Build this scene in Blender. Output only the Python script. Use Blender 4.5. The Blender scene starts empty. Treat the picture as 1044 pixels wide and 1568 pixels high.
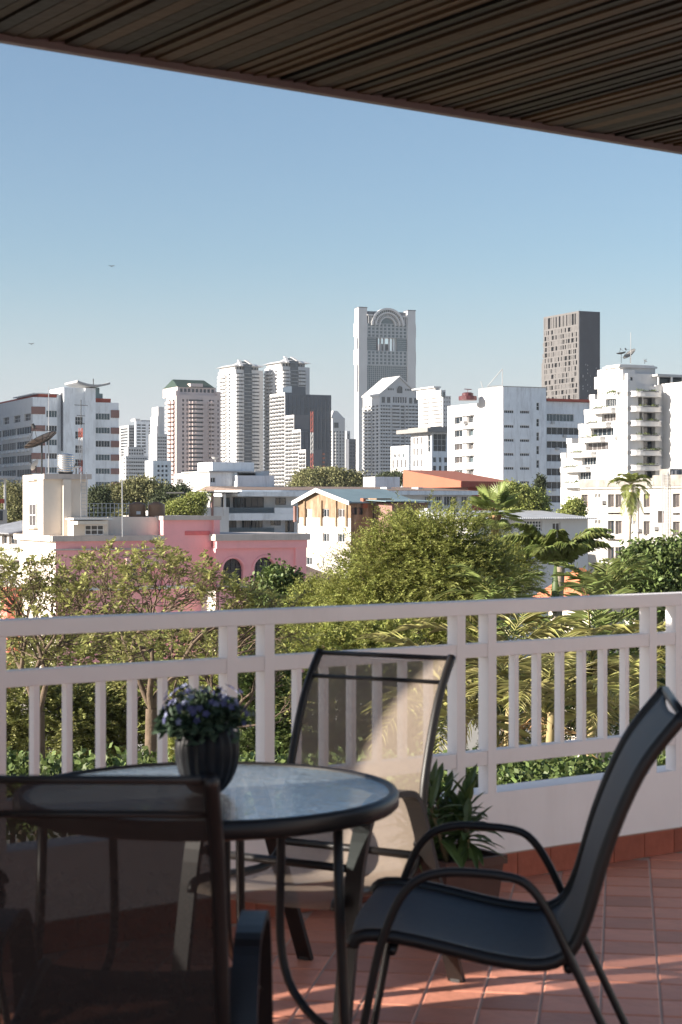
import bpy, math, random
import numpy as np
from mathutils import Vector, Matrix
random.seed(7)
rng = np.random.default_rng(7)
sc = bpy.context.scene
R = math.radians
F = 2700.0            # focal length in pixels of the 1044 px wide photograph
EYE = 16.0            # eye height above the ground
HOR = 775.0
FLOOR = EYE - 1.47
# ------------------------------------------------------------------ camera
cd = bpy.data.cameras.new('camera')
cam = bpy.data.objects.new('camera', cd); sc.collection.objects.link(cam)
cam.location = (0, 0, EYE); cam.rotation_euler = (R(90), 0, 0)
cd.sensor_fit = 'HORIZONTAL'; cd.sensor_width = 24; cd.lens = 24*F/1044
cd.shift_y = -(784-HOR)/1044*1.0
cd.clip_start = .05; cd.clip_end = 30000
cd.dof.use_dof = True; cd.dof.focus_distance = 45; cd.dof.aperture_fstop = 8.0
sc.camera = cam
# ------------------------------------------------------------------ sky and sun
SAZ, SEL = R(-108), R(18)
SKYS = .0605
HAZEC = (3.35, 3.4, 3.9, 1)    # pale city haze low on the horizon, all the way round
w = bpy.data.worlds.new('World'); sc.world = w; w.use_nodes = True
nt = w.node_tree; bg = nt.nodes['Background']
sky = nt.nodes.new('ShaderNodeTexSky'); sky.sky_type = 'NISHITA'; sky.sun_disc = False
sky.sun_elevation = SEL; sky.sun_rotation = SAZ; sky.altitude = 10
sky.air_density = 1.0; sky.dust_density = 0.8; sky.ozone_density = 3.6
tint = nt.nodes.new('ShaderNodeMix'); tint.data_type = 'RGBA'; tint.blend_type = 'MULTIPLY'; tint.inputs[0].default_value = 1
nt.links.new(sky.outputs[0], tint.inputs[6]); tint.inputs[7].default_value = (.97, .885, .81, 1)
stc = nt.nodes.new('ShaderNodeTexCoord'); sxz = nt.nodes.new('ShaderNodeSeparateXYZ'); nt.links.new(stc.outputs['Generated'], sxz.inputs[0])
smr = nt.nodes.new('ShaderNodeMapRange'); smr.interpolation_type = 'SMOOTHSTEP'
for i_, v_ in enumerate((0.0, .15, .8, 0.0)): smr.inputs[i_+1].default_value = v_
nt.links.new(sxz.outputs['Z'], smr.inputs[0])
shz = nt.nodes.new('ShaderNodeMix'); shz.data_type = 'RGBA'; nt.links.new(smr.outputs[0], shz.inputs[0]); nt.links.new(tint.outputs[2], shz.inputs[6]); shz.inputs[7].default_value = HAZEC
nt.links.new(shz.outputs[2], bg.inputs[0]); bg.inputs[1].default_value = SKYS
sl = bpy.data.lights.new('sun', 'SUN'); sl.energy = 4.2; sl.angle = R(.5); sl.color = (1, .91, .80)
so = bpy.data.objects.new('sun', sl); sc.collection.objects.link(so)
sd = Vector((math.sin(SAZ)*math.cos(SEL), math.cos(SAZ)*math.cos(SEL), math.sin(SEL)))
so.rotation_euler = sd.to_track_quat('Z', 'Y').to_euler(); so.location = (-20, 0, 40)
sc.view_settings.view_transform = 'Standard'; sc.view_settings.look = 'None'
sc.view_settings.exposure = 1.7; sc.view_settings.gamma = 1
sc.cycles.max_bounces = 10; sc.cycles.transparent_max_bounces = 16
# ------------------------------------------------------------------ materials
MATS = {}
def mat(name, col, rough=.8, metal=0, var=.12, scale=1.5, bump=0, bscale=None, stain=None, stain_amt=.5, spec=.3,
        alpha=None, trans=0, rnd=0, stretch=(1,1,1), attr=None, coat=0):
    if name in MATS: return MATS[name]
    m = bpy.data.materials.new(name); m.use_nodes = True; n = m.node_tree.nodes; l = m.node_tree.links
    b = n['Principled BSDF']; b.inputs['Roughness'].default_value = rough; b.inputs['Metallic'].default_value = metal
    b.inputs['Specular IOR Level'].default_value = spec
    b.inputs['Coat Weight'].default_value = coat
    tc = n.new('ShaderNodeTexCoord'); mp = n.new('ShaderNodeMapping'); l.new(tc.outputs['Object'], mp.inputs[0])
    mp.inputs['Scale'].default_value = stretch
    nz = n.new('ShaderNodeTexNoise'); nz.inputs['Scale'].default_value = scale; nz.inputs['Detail'].default_value = 6
    nz.inputs['Roughness'].default_value = .65
    l.new(mp.outputs[0], nz.inputs['Vector'])
    mr = n.new('ShaderNodeMapRange'); mr.inputs['From Min'].default_value = .3; mr.inputs['From Max'].default_value = .7
    mr.inputs['To Min'].default_value = 1-var; mr.inputs['To Max'].default_value = 1+var
    l.new(nz.outputs['Fac'], mr.inputs['Value'])
    hs = n.new('ShaderNodeHueSaturation'); hs.inputs['Color'].default_value = (*col, 1)
    val = mr.outputs[0]
    if rnd:
        oi = n.new('ShaderNodeObjectInfo'); r2 = n.new('ShaderNodeMapRange')
        r2.inputs['To Min'].default_value = 1-rnd; r2.inputs['To Max'].default_value = 1+rnd
        l.new(oi.outputs['Random'], r2.inputs['Value'])
        mu = n.new('ShaderNodeMath'); mu.operation = 'MULTIPLY'; l.new(val, mu.inputs[0]); l.new(r2.outputs[0], mu.inputs[1]); val = mu.outputs[0]
    if attr:
        at = n.new('ShaderNodeAttribute'); at.attribute_name = 'v'; r3 = n.new('ShaderNodeMapRange')
        r3.inputs['To Min'].default_value = 1-attr; r3.inputs['To Max'].default_value = 1+attr
        l.new(at.outputs['Fac'], r3.inputs['Value'])
        mu = n.new('ShaderNodeMath'); mu.operation = 'MULTIPLY'; l.new(val, mu.inputs[0]); l.new(r3.outputs[0], mu.inputs[1]); val = mu.outputs[0]
        rh = n.new('ShaderNodeMapRange'); rh.inputs['To Min'].default_value = .475; rh.inputs['To Max'].default_value = .515
        l.new(at.outputs['Fac'], rh.inputs['Value']); l.new(rh.outputs[0], hs.inputs['Hue'])
    l.new(val, hs.inputs['Value']); colo = hs.outputs[0]
    if stain:
        m2 = n.new('ShaderNodeMapping'); l.new(tc.outputs['Object'], m2.inputs[0]); m2.inputs['Scale'].default_value = (1, 1, .16)
        n2 = n.new('ShaderNodeTexNoise'); n2.inputs['Scale'].default_value = 1.1; n2.inputs['Detail'].default_value = 9; n2.inputs['Roughness'].default_value = .75
        l.new(m2.outputs[0], n2.inputs['Vector'])
        r4 = n.new('ShaderNodeMapRange'); r4.inputs['From Min'].default_value = .5; r4.inputs['From Max'].default_value = .72
        r4.inputs['To Min'].default_value = 0; r4.inputs['To Max'].default_value = stain_amt; l.new(n2.outputs['Fac'], r4.inputs['Value'])
        mx = n.new('ShaderNodeMix'); mx.data_type = 'RGBA'; l.new(r4.outputs[0], mx.inputs[0]); l.new(colo, mx.inputs[6]); mx.inputs[7].default_value = (*stain, 1)
        colo = mx.outputs[2]
    l.new(colo, b.inputs['Base Color'])
    if bump:
        bn = n.new('ShaderNodeTexNoise'); bn.inputs['Scale'].default_value = bscale or scale*6; bn.inputs['Detail'].default_value = 5
        l.new(mp.outputs[0], bn.inputs['Vector'])
        bp = n.new('ShaderNodeBump'); bp.inputs['Strength'].default_value = bump; bp.inputs['Distance'].default_value = .02
        l.new(bn.outputs['Fac'], bp.inputs['Height']); l.new(bp.outputs[0], b.inputs['Normal'])
    if trans:
        tb = n.new('ShaderNodeBsdfTranslucent'); l.new(colo, tb.inputs['Color']); ms = n.new('ShaderNodeMixShader')
        ms.inputs[0].default_value = trans; l.new(b.outputs[0], ms.inputs[1]); l.new(tb.outputs[0], ms.inputs[2])
        l.new(ms.outputs[0], n['Material Output'].inputs[0])
    if alpha is not None:
        tp = n.new('ShaderNodeBsdfTransparent'); ms = n.new('ShaderNodeMixShader')
        src = n['Material Output'].inputs[0].links[0].from_socket
        ms.inputs[0].default_value = alpha; l.new(tp.outputs[0], ms.inputs[1]); l.new(src, ms.inputs[2]); l.new(ms.outputs[0], n['Material Output'].inputs[0])
    MATS[name] = m; return m
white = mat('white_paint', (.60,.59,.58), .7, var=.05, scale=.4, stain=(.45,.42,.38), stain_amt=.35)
offw = mat('far_white', (.56,.55,.54), .7, var=.04, scale=.05, stain=(.5,.48,.45), stain_amt=.2)
blueish = mat('pale_grey_shade_tint', (.76,.79,.82), .7, var=.09, scale=.25, stain=(.36,.36,.37), stain_amt=.6)  # pale blue-grey, also the shade tint painted on white buildings' right faces
dirty = mat('stained_white_render', (.44,.42,.39), .85, var=.07, scale=.6, stain=(.22,.19,.16), stain_amt=.8, bump=.3)
cream = mat('cream_render', (.68,.61,.53), .85, var=.05, scale=.5, stain=(.5,.42,.35), stain_amt=.3)
pink = mat('pink_render', (.84,.40,.41), .85, var=.06, scale=.5, stain=(.66,.36,.35), stain_amt=.35)
trimg = mat('taupe_cornice', (.50,.44,.40), .8, var=.1, scale=1, stain=(.25,.22,.2))
brownp = mat('brown_panel', (.26,.15,.13), .7, scale=.3)
redp = mat('red_paint', (.38,.09,.06), .6, scale=.5)
rosew = mat('pinkish_beige_render', (.60,.50,.47), .8, var=.05, scale=.05, stain=(.42,.34,.32), stain_amt=.25)
greyc = mat('grey_concrete', (.36,.36,.36), .85, scale=.4, stain=(.2,.2,.2))
darkc = mat('dark_grey_cladding', (.10,.105,.12), .6, scale=.3)
dkblue = mat('dark_blue_cladding', (.035,.05,.07), .35, scale=.2, spec=.5)
brick = mat('weathered_brick_render', (.24,.165,.105), .9, var=.25, scale=1.2, stain=(.62,.48,.36), stain_amt=.8, bump=.5)
orange = mat('orange_roof', (.34,.12,.07), .6, var=.06, scale=.3)
teal = mat('teal_roof', (.20,.27,.29), .5, scale=.4)
greenr = mat('green_roof', (.028,.05,.036), .6, scale=.2)
brownr = mat('brown_roof', (.22,.16,.13), .85, scale=1.2, var=.25)
greyr = mat('grey_sheet_roof', (.42,.43,.45), .6, scale=.6, var=.12, stain=(.3,.26,.22))
metal = mat('dull_metal', (.45,.45,.46), .45, metal=.6, scale=2)
dmetal = mat('dark_metal', (.05,.05,.05), .5, metal=.3, scale=2)
glass = mat('dark_glass', (.02,.027,.034), .08, var=.3, scale=.25, spec=.6)
glass2 = mat('curtained_glass', (.075,.066,.064), .3, var=.3, scale=.4, spec=.5)
glass3 = mat('blue_glass', (.05,.085,.10), .07, var=.3, scale=.08, spec=.8)
tglass = mat('tower_glass', (.035,.043,.055), .12, var=.85, scale=.35, spec=.6)
frame_w = mat('window_frame_white', (.7,.7,.7), .6, scale=1)
frame_d = mat('window_frame_dark', (.06,.06,.065), .5, scale=1)
tank_b = mat('brown_tank', (.22,.13,.08), .4, scale=2, var=.1)
barkm = mat('bark', (.12,.088,.062), .95, var=.3, scale=4, bump=.6)
# ------------------------------------------------------------------ mesh builder
class MB:
    def __init__(s): s.v = []; s.f = []; s.m = []
    def quad(s, a, b, c, d, mi=0):
        k = len(s.v); s.v += [tuple(a), tuple(b), tuple(c), tuple(d)]; s.f.append((k, k+1, k+2, k+3)); s.m.append(mi)
    def tri(s, a, b, c, mi=0):
        k = len(s.v); s.v += [tuple(a), tuple(b), tuple(c)]; s.f.append((k, k+1, k+2)); s.m.append(mi)
    def hexa(s, p, mi=0):     # p: 4 bottom then 4 top, counter-clockwise from above
        k = len(s.v); s.v += [tuple(q) for q in p]
        for f in ((0,3,2,1), (4,5,6,7), (0,1,5,4), (1,2,6,5), (2,3,7,6), (3,0,4,7)): s.f.append(tuple(k+i for i in f)); s.m.append(mi)
    def box(s, x0, x1, y0, y1, z0, z1, mi=0):
        s.hexa([(x0,y0,z0), (x1,y0,z0), (x1,y1,z0), (x0,y1,z0), (x0,y0,z1), (x1,y0,z1), (x1,y1,z1), (x0,y1,z1)], mi)
    def fbox(s, f, t0, t1, z0, z1, o0, o1, mi=0):    # box in face coordinates, o1 > o0 outward
        s.hexa([f.p(t0,z0,o1), f.p(t1,z0,o1), f.p(t1,z0,o0), f.p(t0,z0,o0), f.p(t0,z1,o1), f.p(t1,z1,o1), f.p(t1,z1,o0), f.p(t0,z1,o0)], mi)
    def prism(s, pts, z0, z1, mi=0):
        k = len(s.v); n = len(pts)
        s.v += [(p[0],p[1],z0) for p in pts] + [(p[0],p[1],z1) for p in pts]
        s.f.append(tuple(k+i for i in range(n-1,-1,-1))); s.m.append(mi)
        s.f.append(tuple(k+n+i for i in range(n))); s.m.append(mi)
        for i in range(n):
            j = (i+1) % n; s.f.append((k+i, k+j, k+n+j, k+n+i)); s.m.append(mi)
    def tube(s, pts, r, n=6, mi=0, flat=None, cap=True):   # flat=(width axis vector, half width) makes a ribbon
        pts = [Vector(p) for p in pts]; k0 = len(s.v); up = Vector((0,0,1)); N = len(pts); a_prev = None
        for i, p in enumerate(pts):
            d = (pts[min(i+1,N-1)] - pts[max(i-1,0)]).normalized()
            if flat: a = Vector(flat[0]).normalized()
            else:
                a = a_prev if a_prev is not None else (Vector((1,0,0)) if abs(d.z) > .9 else up.cross(d))
                a = (a - d*a.dot(d)); a = a.normalized() if a.length > 1e-6 else d.orthogonal().normalized(); a_prev = a
            b = d.cross(a).normalized(); ri = r[i] if isinstance(r, (list, tuple)) else r
            if flat:
                for (sa, sb) in ((-1,-1), (1,-1), (1,1), (-1,1)): s.v.append(tuple(p + a*sa*flat[1] + b*sb*ri))
            else:
                for j in range(n):
                    q = 2*math.pi*j/n; s.v.append(tuple(p + a*math.cos(q)*ri + b*math.sin(q)*ri))
        nn = 4 if flat else n
        for i in range(N-1):
            for j in range(nn):
                j2 = (j+1) % nn; s.f.append((k0+i*nn+j, k0+i*nn+j2, k0+(i+1)*nn+j2, k0+(i+1)*nn+j)); s.m.append(mi)
        if cap:
            s.f.append(tuple(k0+j for j in range(nn-1,-1,-1))); s.m.append(mi)
            s.f.append(tuple(k0+(N-1)*nn+j for j in range(nn))); s.m.append(mi)
    def lathe(s, c, prof, n=20, mi=0, rib=None, cap=True):
        k = len(s.v); c = Vector(c)
        for (r, z) in prof:
            for j in range(n):
                q = 2*math.pi*j/n; rr = r*(1 + (rib[1]*math.cos(rib[0]*q) if rib else 0)); s.v.append((c.x+rr*math.cos(q), c.y+rr*math.sin(q), c.z+z))
        for i in range(len(prof)-1):
            for j in range(n):
                j2 = (j+1) % n; s.f.append((k+i*n+j, k+i*n+j2, k+(i+1)*n+j2, k+(i+1)*n+j)); s.m.append(mi)
        if cap:
            s.f.append(tuple(k+j for j in range(n-1,-1,-1))); s.m.append(mi)
            s.f.append(tuple(k+(len(prof)-1)*n+j for j in range(n))); s.m.append(mi)
    def mesh(s, name, mats, off=(0,0,0), smooth=False):
        me = bpy.data.meshes.new(name); ox, oy, oz = off
        me.from_pydata([(x-ox, y-oy, z-oz) for x, y, z in s.v], [], s.f)
        for m_ in (mats if isinstance(mats, (list, tuple)) else [mats]): me.materials.append(m_)
        me.polygons.foreach_set('material_index', s.m)
        if smooth: me.polygons.foreach_set('use_smooth', [True]*len(s.f)); 
        me.update(); return me
def link(name, me, parent=None, loc=(0,0,0), rz=0):
    o = bpy.data.objects.new(name, me); sc.collection.objects.link(o); o.location = loc
    if rz: o.rotation_euler = (0,0,rz)
    if parent: o.parent = parent
    return o
def tag(o, label=None, cat=None, group=None, kind=None):
    if label: o['label'] = label
    if cat: o['category'] = cat
    if group: o['group'] = group
    if kind: o['kind'] = kind
    return o
def thing(name, label, cat, loc=(0,0,0), rz=0, group=None):
    return tag(link(name, None, None, loc, rz), label, cat, group)
def part(name, mb, m, parent, kind=None, smooth=False):     # mb in world coordinates, parent unrotated at a world place
    pl = parent.location if parent else (0,0,0); 
    if parent and parent.parent: pl = Vector(pl) + parent.parent.location
    o = link(name, mb.mesh(name, m, pl, smooth), parent)
    return tag(o, kind=kind)
def lpart(name, mb, m, parent, smooth=False, kind=None):    # mb in the parent's own coordinates
    return tag(link(name, mb.mesh(name, m, (0,0,0), smooth), parent), kind=kind)
def autosmooth(o, ang=40):
    me = o.data
    me.polygons.foreach_set('use_smooth', [True]*len(me.polygons))
    me.set_sharp_from_angle(angle=R(ang))
def X(px, d): return (px-522)*d/F
def Z(py, d): return EYE + (HOR-py)*d/F
# ------------------------------------------------------------------ faces of buildings
class Face:
    def __init__(s, P, az):
        s.P = Vector((P[0], P[1], 0)); s.az = az; s.u = Vector((math.sin(az), math.cos(az), 0)); s.n = Vector((s.u.y, -s.u.x, 0))
    def p(s, t, z, o=0):
        q = s.P + s.u*t + s.n*o; return (q.x, q.y, z)
    def t(s, px, o=0):
        k = (px-522)/F; q = s.P + s.n*o; return (k*q.y - q.x)/(s.u.x - k*s.u.y)
    def left(s, t, o=0):     # the face round the corner on the left, running inward; its normal is -u
        f = Face(s.p(t, 0, o), s.az - math.pi/2); f.n = -s.u; f.flip = True; return f
def facade(mb, f, t0, t1, z0, z1, holes, dep, off=0, mi=0, rmi=None):
    if rmi is None: rmi = mi
    H = []
    for a, b, c, d in holes:
        a, b = max(min(a,b), t0+.02), min(max(a,b), t1-.02); c, d = max(min(c,d), z0+.02), min(max(c,d), z1-.02)
        if b-a > .05 and d-c > .05: H.append((a,b,c,d))
    zb = sorted({z0, z1} | {round(h[2],3) for h in H} | {round(h[3],3) for h in H})
    for i in range(len(zb)-1):
        za, zc = zb[i], zb[i+1]
        if zc-za < 1e-4: continue
        zm = (za+zc)/2
        iv = sorted((h[0], h[1]) for h in H if h[2] < zm < h[3])
        x = t0
        for a, b in iv:
            if a > x: mb.quad(f.p(x,za,off), f.p(a,za,off), f.p(a,zc,off), f.p(x,zc,off), mi)
            x = max(x, b)
        if x < t1: mb.quad(f.p(x,za,off), f.p(t1,za,off), f.p(t1,zc,off), f.p(x,zc,off), mi)
    for a, b, c, d in H:
        o = off-dep
        mb.quad(f.p(a,c,off), f.p(a,c,o), f.p(a,d,o), f.p(a,d,off), rmi); mb.quad(f.p(b,c,o), f.p(b,c,off), f.p(b,d,off), f.p(b,d,o), rmi)
        mb.quad(f.p(a,c,o), f.p(a,c,off), f.p(b,c,off), f.p(b,c,o), rmi); mb.quad(f.p(a,d,off), f.p(a,d,o), f.p(b,d,o), f.p(b,d,off), rmi)
    return H
class Bld:
    """a building: near corner at pixel column cx and distance d; the right face runs at azimuth a+90, the left at a"""
    def __init__(s, name, label, cx, d, a=-25, cat='building', group=None, dz=None):
        s.d = d; s.dz = dz or d; s.f = Face((X(cx,d), d), R(a+90)); s.l = s.f.left(0)
        s.root = thing(name, label, cat, (X(cx,d), d, 0), 0, group)
    def z(s, py): return Z(py, s.dz)
    def vol(s, t0, t1, z0, z1, dep, off=0, hr=(), hl=(), rec=.3, wm=None, wml=None, gm=None, name='wall', roofm=None, glaz=True, wlab=None):
        """one solid volume on the right-hand face; hr and hl are holes on the right and left faces"""
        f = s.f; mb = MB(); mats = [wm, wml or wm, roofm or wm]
        facade(mb, f, t0, t1, z0, z1, hr, rec, off, 0)
        L = f.left(t0, off)
        facade(mb, L, 0, dep, z0, z1, hl, rec, 0, 1)
        o2 = off-dep
        mb.quad(f.p(t1,z0,off), f.p(t1,z0,o2), f.p(t1,z1,o2), f.p(t1,z1,off), 0)
        mb.quad(f.p(t0,z0,o2), f.p(t1,z0,o2), f.p(t1,z1,o2), f.p(t0,z1,o2), 0)
        mb.quad(f.p(t0,z1,off), f.p(t1,z1,off), f.p(t1,z1,o2), f.p(t0,z1,o2), 2)
        o = part(name, mb, mats, s.root)
        if glaz and (hr or hl):
            g = MB(); e = rec
            g.fbox(f, t0+e, t1-e, z0, z1-e*.5, o2+e, off-e)
            part('glazing', g, gm or tglass, s.root)
        return o, L
    def box(s, name, m, t0, t1, z0, z1, o0, o1, face=None):
        mb = MB(); mb.fbox(face or s.f, t0, t1, z0, z1, o0, o1); return part(name, mb, m, s.root)
WC = {}
def window(root, f, hole, off, nv=2, nh=1, gm=None, fm=None, name='window', sill=False):
    """a framed window set into a hole; alike ones share mesh data"""
    a, b, c, d = hole; wd, h = round(b-a, 2), round(d-c, 2); gm = gm or random.choice([glass, glass, glass2, glass3]); gm = random.choice([gm, gm, gm, glass, glass2]); fm = fm or frame_w
    flip = getattr(f, 'flip', False)
    key = (wd, h, nv, nh, gm.name, fm.name, sill)
    if key not in WC:
        mb = MB(); pn = MB(); fw = min(.07, wd*.08+.02)
        pn.box(0, wd, -.02, .02, 0, h)
        for x in [0] + [wd*i/nv for i in range(1, nv)] + [wd]:
            x0 = min(max(x-fw/2, 0), wd-fw); mb.box(x0, x0+fw, -.06, -.021, 0, h)
        for z in [0] + [h*i/nh for i in range(1, nh)] + [h]:
            z0 = min(max(z-fw/2, 0), h-fw); mb.box(0, wd, -.07, -.0205, z0, z0+fw)
        if sill: mb.box(-.1, wd+.1, -.45, -.02, -.1, -.001)
        WC[key] = (mb.mesh('window', fm), pn.mesh('pane', gm))
    # local x along the face, local -y outward
    ux = -f.u if flip else f.u
    st = b if flip else a
    q = f.p(st, c, off); rz = math.atan2(ux.y, ux.x)
    o = link(name, WC[key][0], root, (q[0]-root.location.x, q[1]-root.location.y, q[2]-root.location.z), rz)
    link('pane', WC[key][1], o); return o
def grid(ts, zs): return [(a, b, c, d) for a, b in ts for c, d in zs]
# ------------------------------------------------------------------ small leaf clusters for planted terraces
def unit(a): return a/np.maximum(np.linalg.norm(a, axis=1, keepdims=True), 1e-9)
def np_mesh(name, V, nper, faces_local, mats, vals):
    """V: (N*nper,3); faces_local: tuples of local indices, all of the same length"""
    N = len(V)//nper; fl_ = np.array(faces_local, dtype=np.int64); k = fl_.shape[1]
    idx = (np.arange(N)[:,None,None]*nper + fl_[None]).reshape(-1)
    nf = N*fl_.shape[0]; me = bpy.data.meshes.new(name)
    me.vertices.add(len(V)); me.vertices.foreach_set('co', V.astype(np.float32).ravel())
    me.loops.add(len(idx)); me.loops.foreach_set('vertex_index', idx.astype(np.int32))
    me.polygons.add(nf); me.polygons.foreach_set('loop_start', (np.arange(nf)*k).astype(np.int32))
    try: me.polygons.foreach_set('loop_total', np.full(nf, k, np.int32))
    except Exception: pass
    me.materials.append(mats); at = me.attributes.new('v', 'FLOAT', 'FACE'); at.data.foreach_set('value', np.repeat(vals, fl_.shape[0]).astype(np.float32))
    me.update(calc_edges=True); return me
def leaves_early(C, per, rad, L, W, name, off):
    m = mat('terrace_leaf', (.12,.15,.05), .6, attr=.6, trans=.2)
    N = len(C)*per; P = np.repeat(C, per, 0) + rng.normal(size=(N,3))*rad*np.array([1.6,1,.6]); a_ = unit(rng.normal(size=(N,3))); b_ = unit(np.cross(a_, rng.normal(size=(N,3))))
    V = np.stack([P, P+a_*L*.45+b_*W, P+a_*L, P+a_*L*.45-b_*W], 1).reshape(-1,3) - np.array(off)
    return np_mesh(name, V, 4, [(0,1,2,3)], m, rng.random(N))
# ------------------------------------------------------------------ ground
gm_ = mat('dusty_ground', (.34,.32,.28), .95, var=.35, scale=.03)
mb = MB(); mb.quad((-2500,-800,0), (2500,-800,0), (2500,4500,0), (-2500,4500,0))
tag(link('ground', mb.mesh('ground', gm_)), kind='structure')
hm = bpy.data.materials.new('haze'); hm.use_nodes = True; hn = hm.node_tree.nodes; hn.clear(); ho = hn.new('ShaderNodeOutputMaterial'); hv = hn.new('ShaderNodeVolumePrincipled')
hv.inputs['Color'].default_value = (.86,.92,1,1); hv.inputs['Density'].default_value = .000055; hv.inputs['Anisotropy'].default_value = 0.2; hm.node_tree.links.new(hv.outputs[0], ho.inputs['Volume'])
mb = MB(); mb.box(-2600, 2600, -900, 4600, -1, 240); tag(link('haze', mb.mesh('haze', hm)), kind='stuff')
# ------------------------------------------------------------------ generic distant tower
def rowsp(y0, h, dy, n): return [(y0+i*dy, y0+i*dy+h) for i in range(n)]
def wins(B, f, cols, rows, off=0, dep=.3, nv=2, nh=1, gm=None, fm=None, sill=False, objs=True, wpx=True):
    """holes from pixel columns and rows; returns holes, and puts window objects in them"""
    H = []
    for a, b in cols:
        ta, tb = sorted((f.t(a, off), f.t(b, off)))
        for c, d in rows: H.append((round(ta,2), round(tb,2), round(B.z(d),2), round(B.z(c),2)))
    if objs:
        for h in H: window(B.root, f, h, off-dep*.8, nv, nh, gm, fm, sill=sill)
    return H
def tower(name, label, cx, d, lx, rx, ty, floor, cl, cr, wm, a=-25, y0=None, wh=.55, rec=1.2, gm=None, slab=None, cat='tower', wml=None, base=790, top=True, group=None):
    """cl, cr: window columns as pixel ranges on the left and right faces"""
    B = Bld(name, label, cx, d, a, cat, group)
    t1 = B.f.t(rx); dep = B.l.t(lx); z1 = B.z(ty)
    y0 = y0 if y0 is not None else ty+floor; n = int((base-y0)/floor)
    rw = rowsp(y0, floor*wh, floor, n)
    hr = wins(B, B.f, cr, rw, objs=False); hl = wins(B, B.l, cl, rw, objs=False)
    B.vol(0, t1, 0, z1, dep, 0, hr, hl, rec, wm, wml, gm)
    if slab:     # balcony slabs with parapets, standing proud of the wall
        mb = MB()
        for f, cs in ((B.f, slab.get('r', [])), (B.l, slab.get('l', []))):
            for a_, b_ in cs:
                ta, tb = sorted((f.t(a_), f.t(b_)))
                for i in range(n):
                    zt = B.z(y0+i*floor+floor*wh-floor*.12); zb = B.z(y0+(i+1)*floor+.1)
                    bow = slab.get('bow', 0); k = 5 if bow else 1
                    for j in range(k):
                        o = slab.get('o', 1.2) + bow*math.sin(math.pi*(j+.5)/k)
                        mb.fbox(f, ta+(tb-ta)*j/k, ta+(tb-ta)*(j+1)/k, zb, zt, .02, o)
        part('balcony', mb, slab.get('m', wm), B.root, kind='stuff')
    B.t1, B.dep, B.z1 = t1, dep, z1
    return B
def evenc(a, b, n, fr=.6):
    w_ = (b-a)/n; return [(a+w_*(i+(1-fr)/2), a+w_*(i+(1+fr)/2)) for i in range(n)]
# --- far left group
tower('office_tower', 'far grey slab office with horizontal bands, right of the white and brown office', 197, 1500, 183, 207, 651, 4.4, evenc(184,196,1,.9), evenc(198,207,1,.95), greyc, wh=.5, base=700)
B = tower('office_tower', 'far grey banded office block with a small white rooftop box', 208, 1450, 206, 243, 645, 4.6, [], evenc(209,224,2,.85)+evenc(227,242,2,.85), blueish, wh=.5, base=700)
B.box('rooftop_box', offw, B.f.t(207.5), B.f.t(215), B.z(645), B.z(641), -12, -1); B.box('rooftop_slab', greyc, B.f.t(219), B.f.t(241), B.z(645), B.z(643), -14, -1)
tower('hotel_block', 'low white hotel block with rows of small windows, below the far grey offices', 192, 900, 187, 226, 698, 5.6, evenc(188,192,1), evenc(194,225,9,.6), offw, y0=701, wh=.5, base=750, slab=dict(r=[(192,226)], o=.9))
B = tower('hotel_block', 'small stepped white block between the hotel rows and the slim teal-edged tower', 196, 920, 190, 221, 684, 5.2, [], evenc(197,220,6,.6), offw, y0=688, wh=.5, base=720)
B = tower('apartment_tower', 'slim white tower with teal glass edge left of the pinkish green-roofed tower', 240, 1100, 228, 256, 664, 5.0, evenc(230,239,3,.5), evenc(241,255,5,.75), offw, wh=.5, base=745, gm=glass3)
B.box('upper_block', offw, B.f.t(243), B.f.t(252), B.z(664), B.z(637), -16, -2); B.box('upper_block', offw, B.f.t(247), B.f.t(256), B.z(664), B.z(622), -18, -6)
B.box('upper_block', offw, B.f.t(241), B.f.t(246), B.z(664), B.z(652), -14, -1)
B = tower('low_building', 'low white building with a flat roof at the foot of the slim teal-edged tower', 234, 700, 222, 262, 705, 7, [], evenc(240,258,3,.6), blueish, y0=712, wh=.5, base=745, cat='building')
# --- pinkish tower with a green roof
B = tower('apartment_tower', 'pinkish beige apartment tower with a dark green pitched roof', 270, 1200, 255, 338, 604, 6.75, evenc(256.5,268.5,2,.6),
          [(279,282),(285.6,287.6),(289,311),(320,323),(325,327.5),(333,335)], rosew, y0=611, wh=.55, base=745, slab=dict(r=[(288.5,311.5),(318.5,328)], l=[(256,268)], o=1.0, bow=2.0))
f = B.f
rw = rowsp(594, 5.5, 8, 1); hr = wins(B, f, evenc(277,331,9,.7), rw, objs=False)
B.vol(f.t(274), f.t(333), B.z(606), B.z(591.5), 30, -3, hr, (), 1.0, rosew)
mb = MB(); t0, t1 = f.t(274), f.t(331); z0, z1 = B.z(592), B.z(578.5)
mb.quad(f.p(t0,z0,-2.4), f.p(t1,z0,-2.4), f.p(t1-3,z1,-16), f.p(t0+1,z1,-16)); mb.quad(f.p(t0+1,z1,-16), f.p(t1-3,z1,-16), f.p(t1,z0,-34), f.p(t0,z0,-34))
mb.tri(f.p(t1,z0,-2.4), f.p(t1,z0,-34), f.p(t1-3,z1,-16)); mb.tri(f.p(t0,z0,-34), f.p(t0,z0,-2.4), f.p(t0+1,z1,-16))
part('roof', mb, greenr, B.root)
B.box('dormer', rosew, f.t(293), f.t(312), B.z(591), B.z(586), -8, -1.8)
for q in (271.5, 335): B.box('corner_turret', rosew, f.t(q-2.6), f.t(q+2.6), B.z(605), B.z(598), -8, .4)
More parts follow.
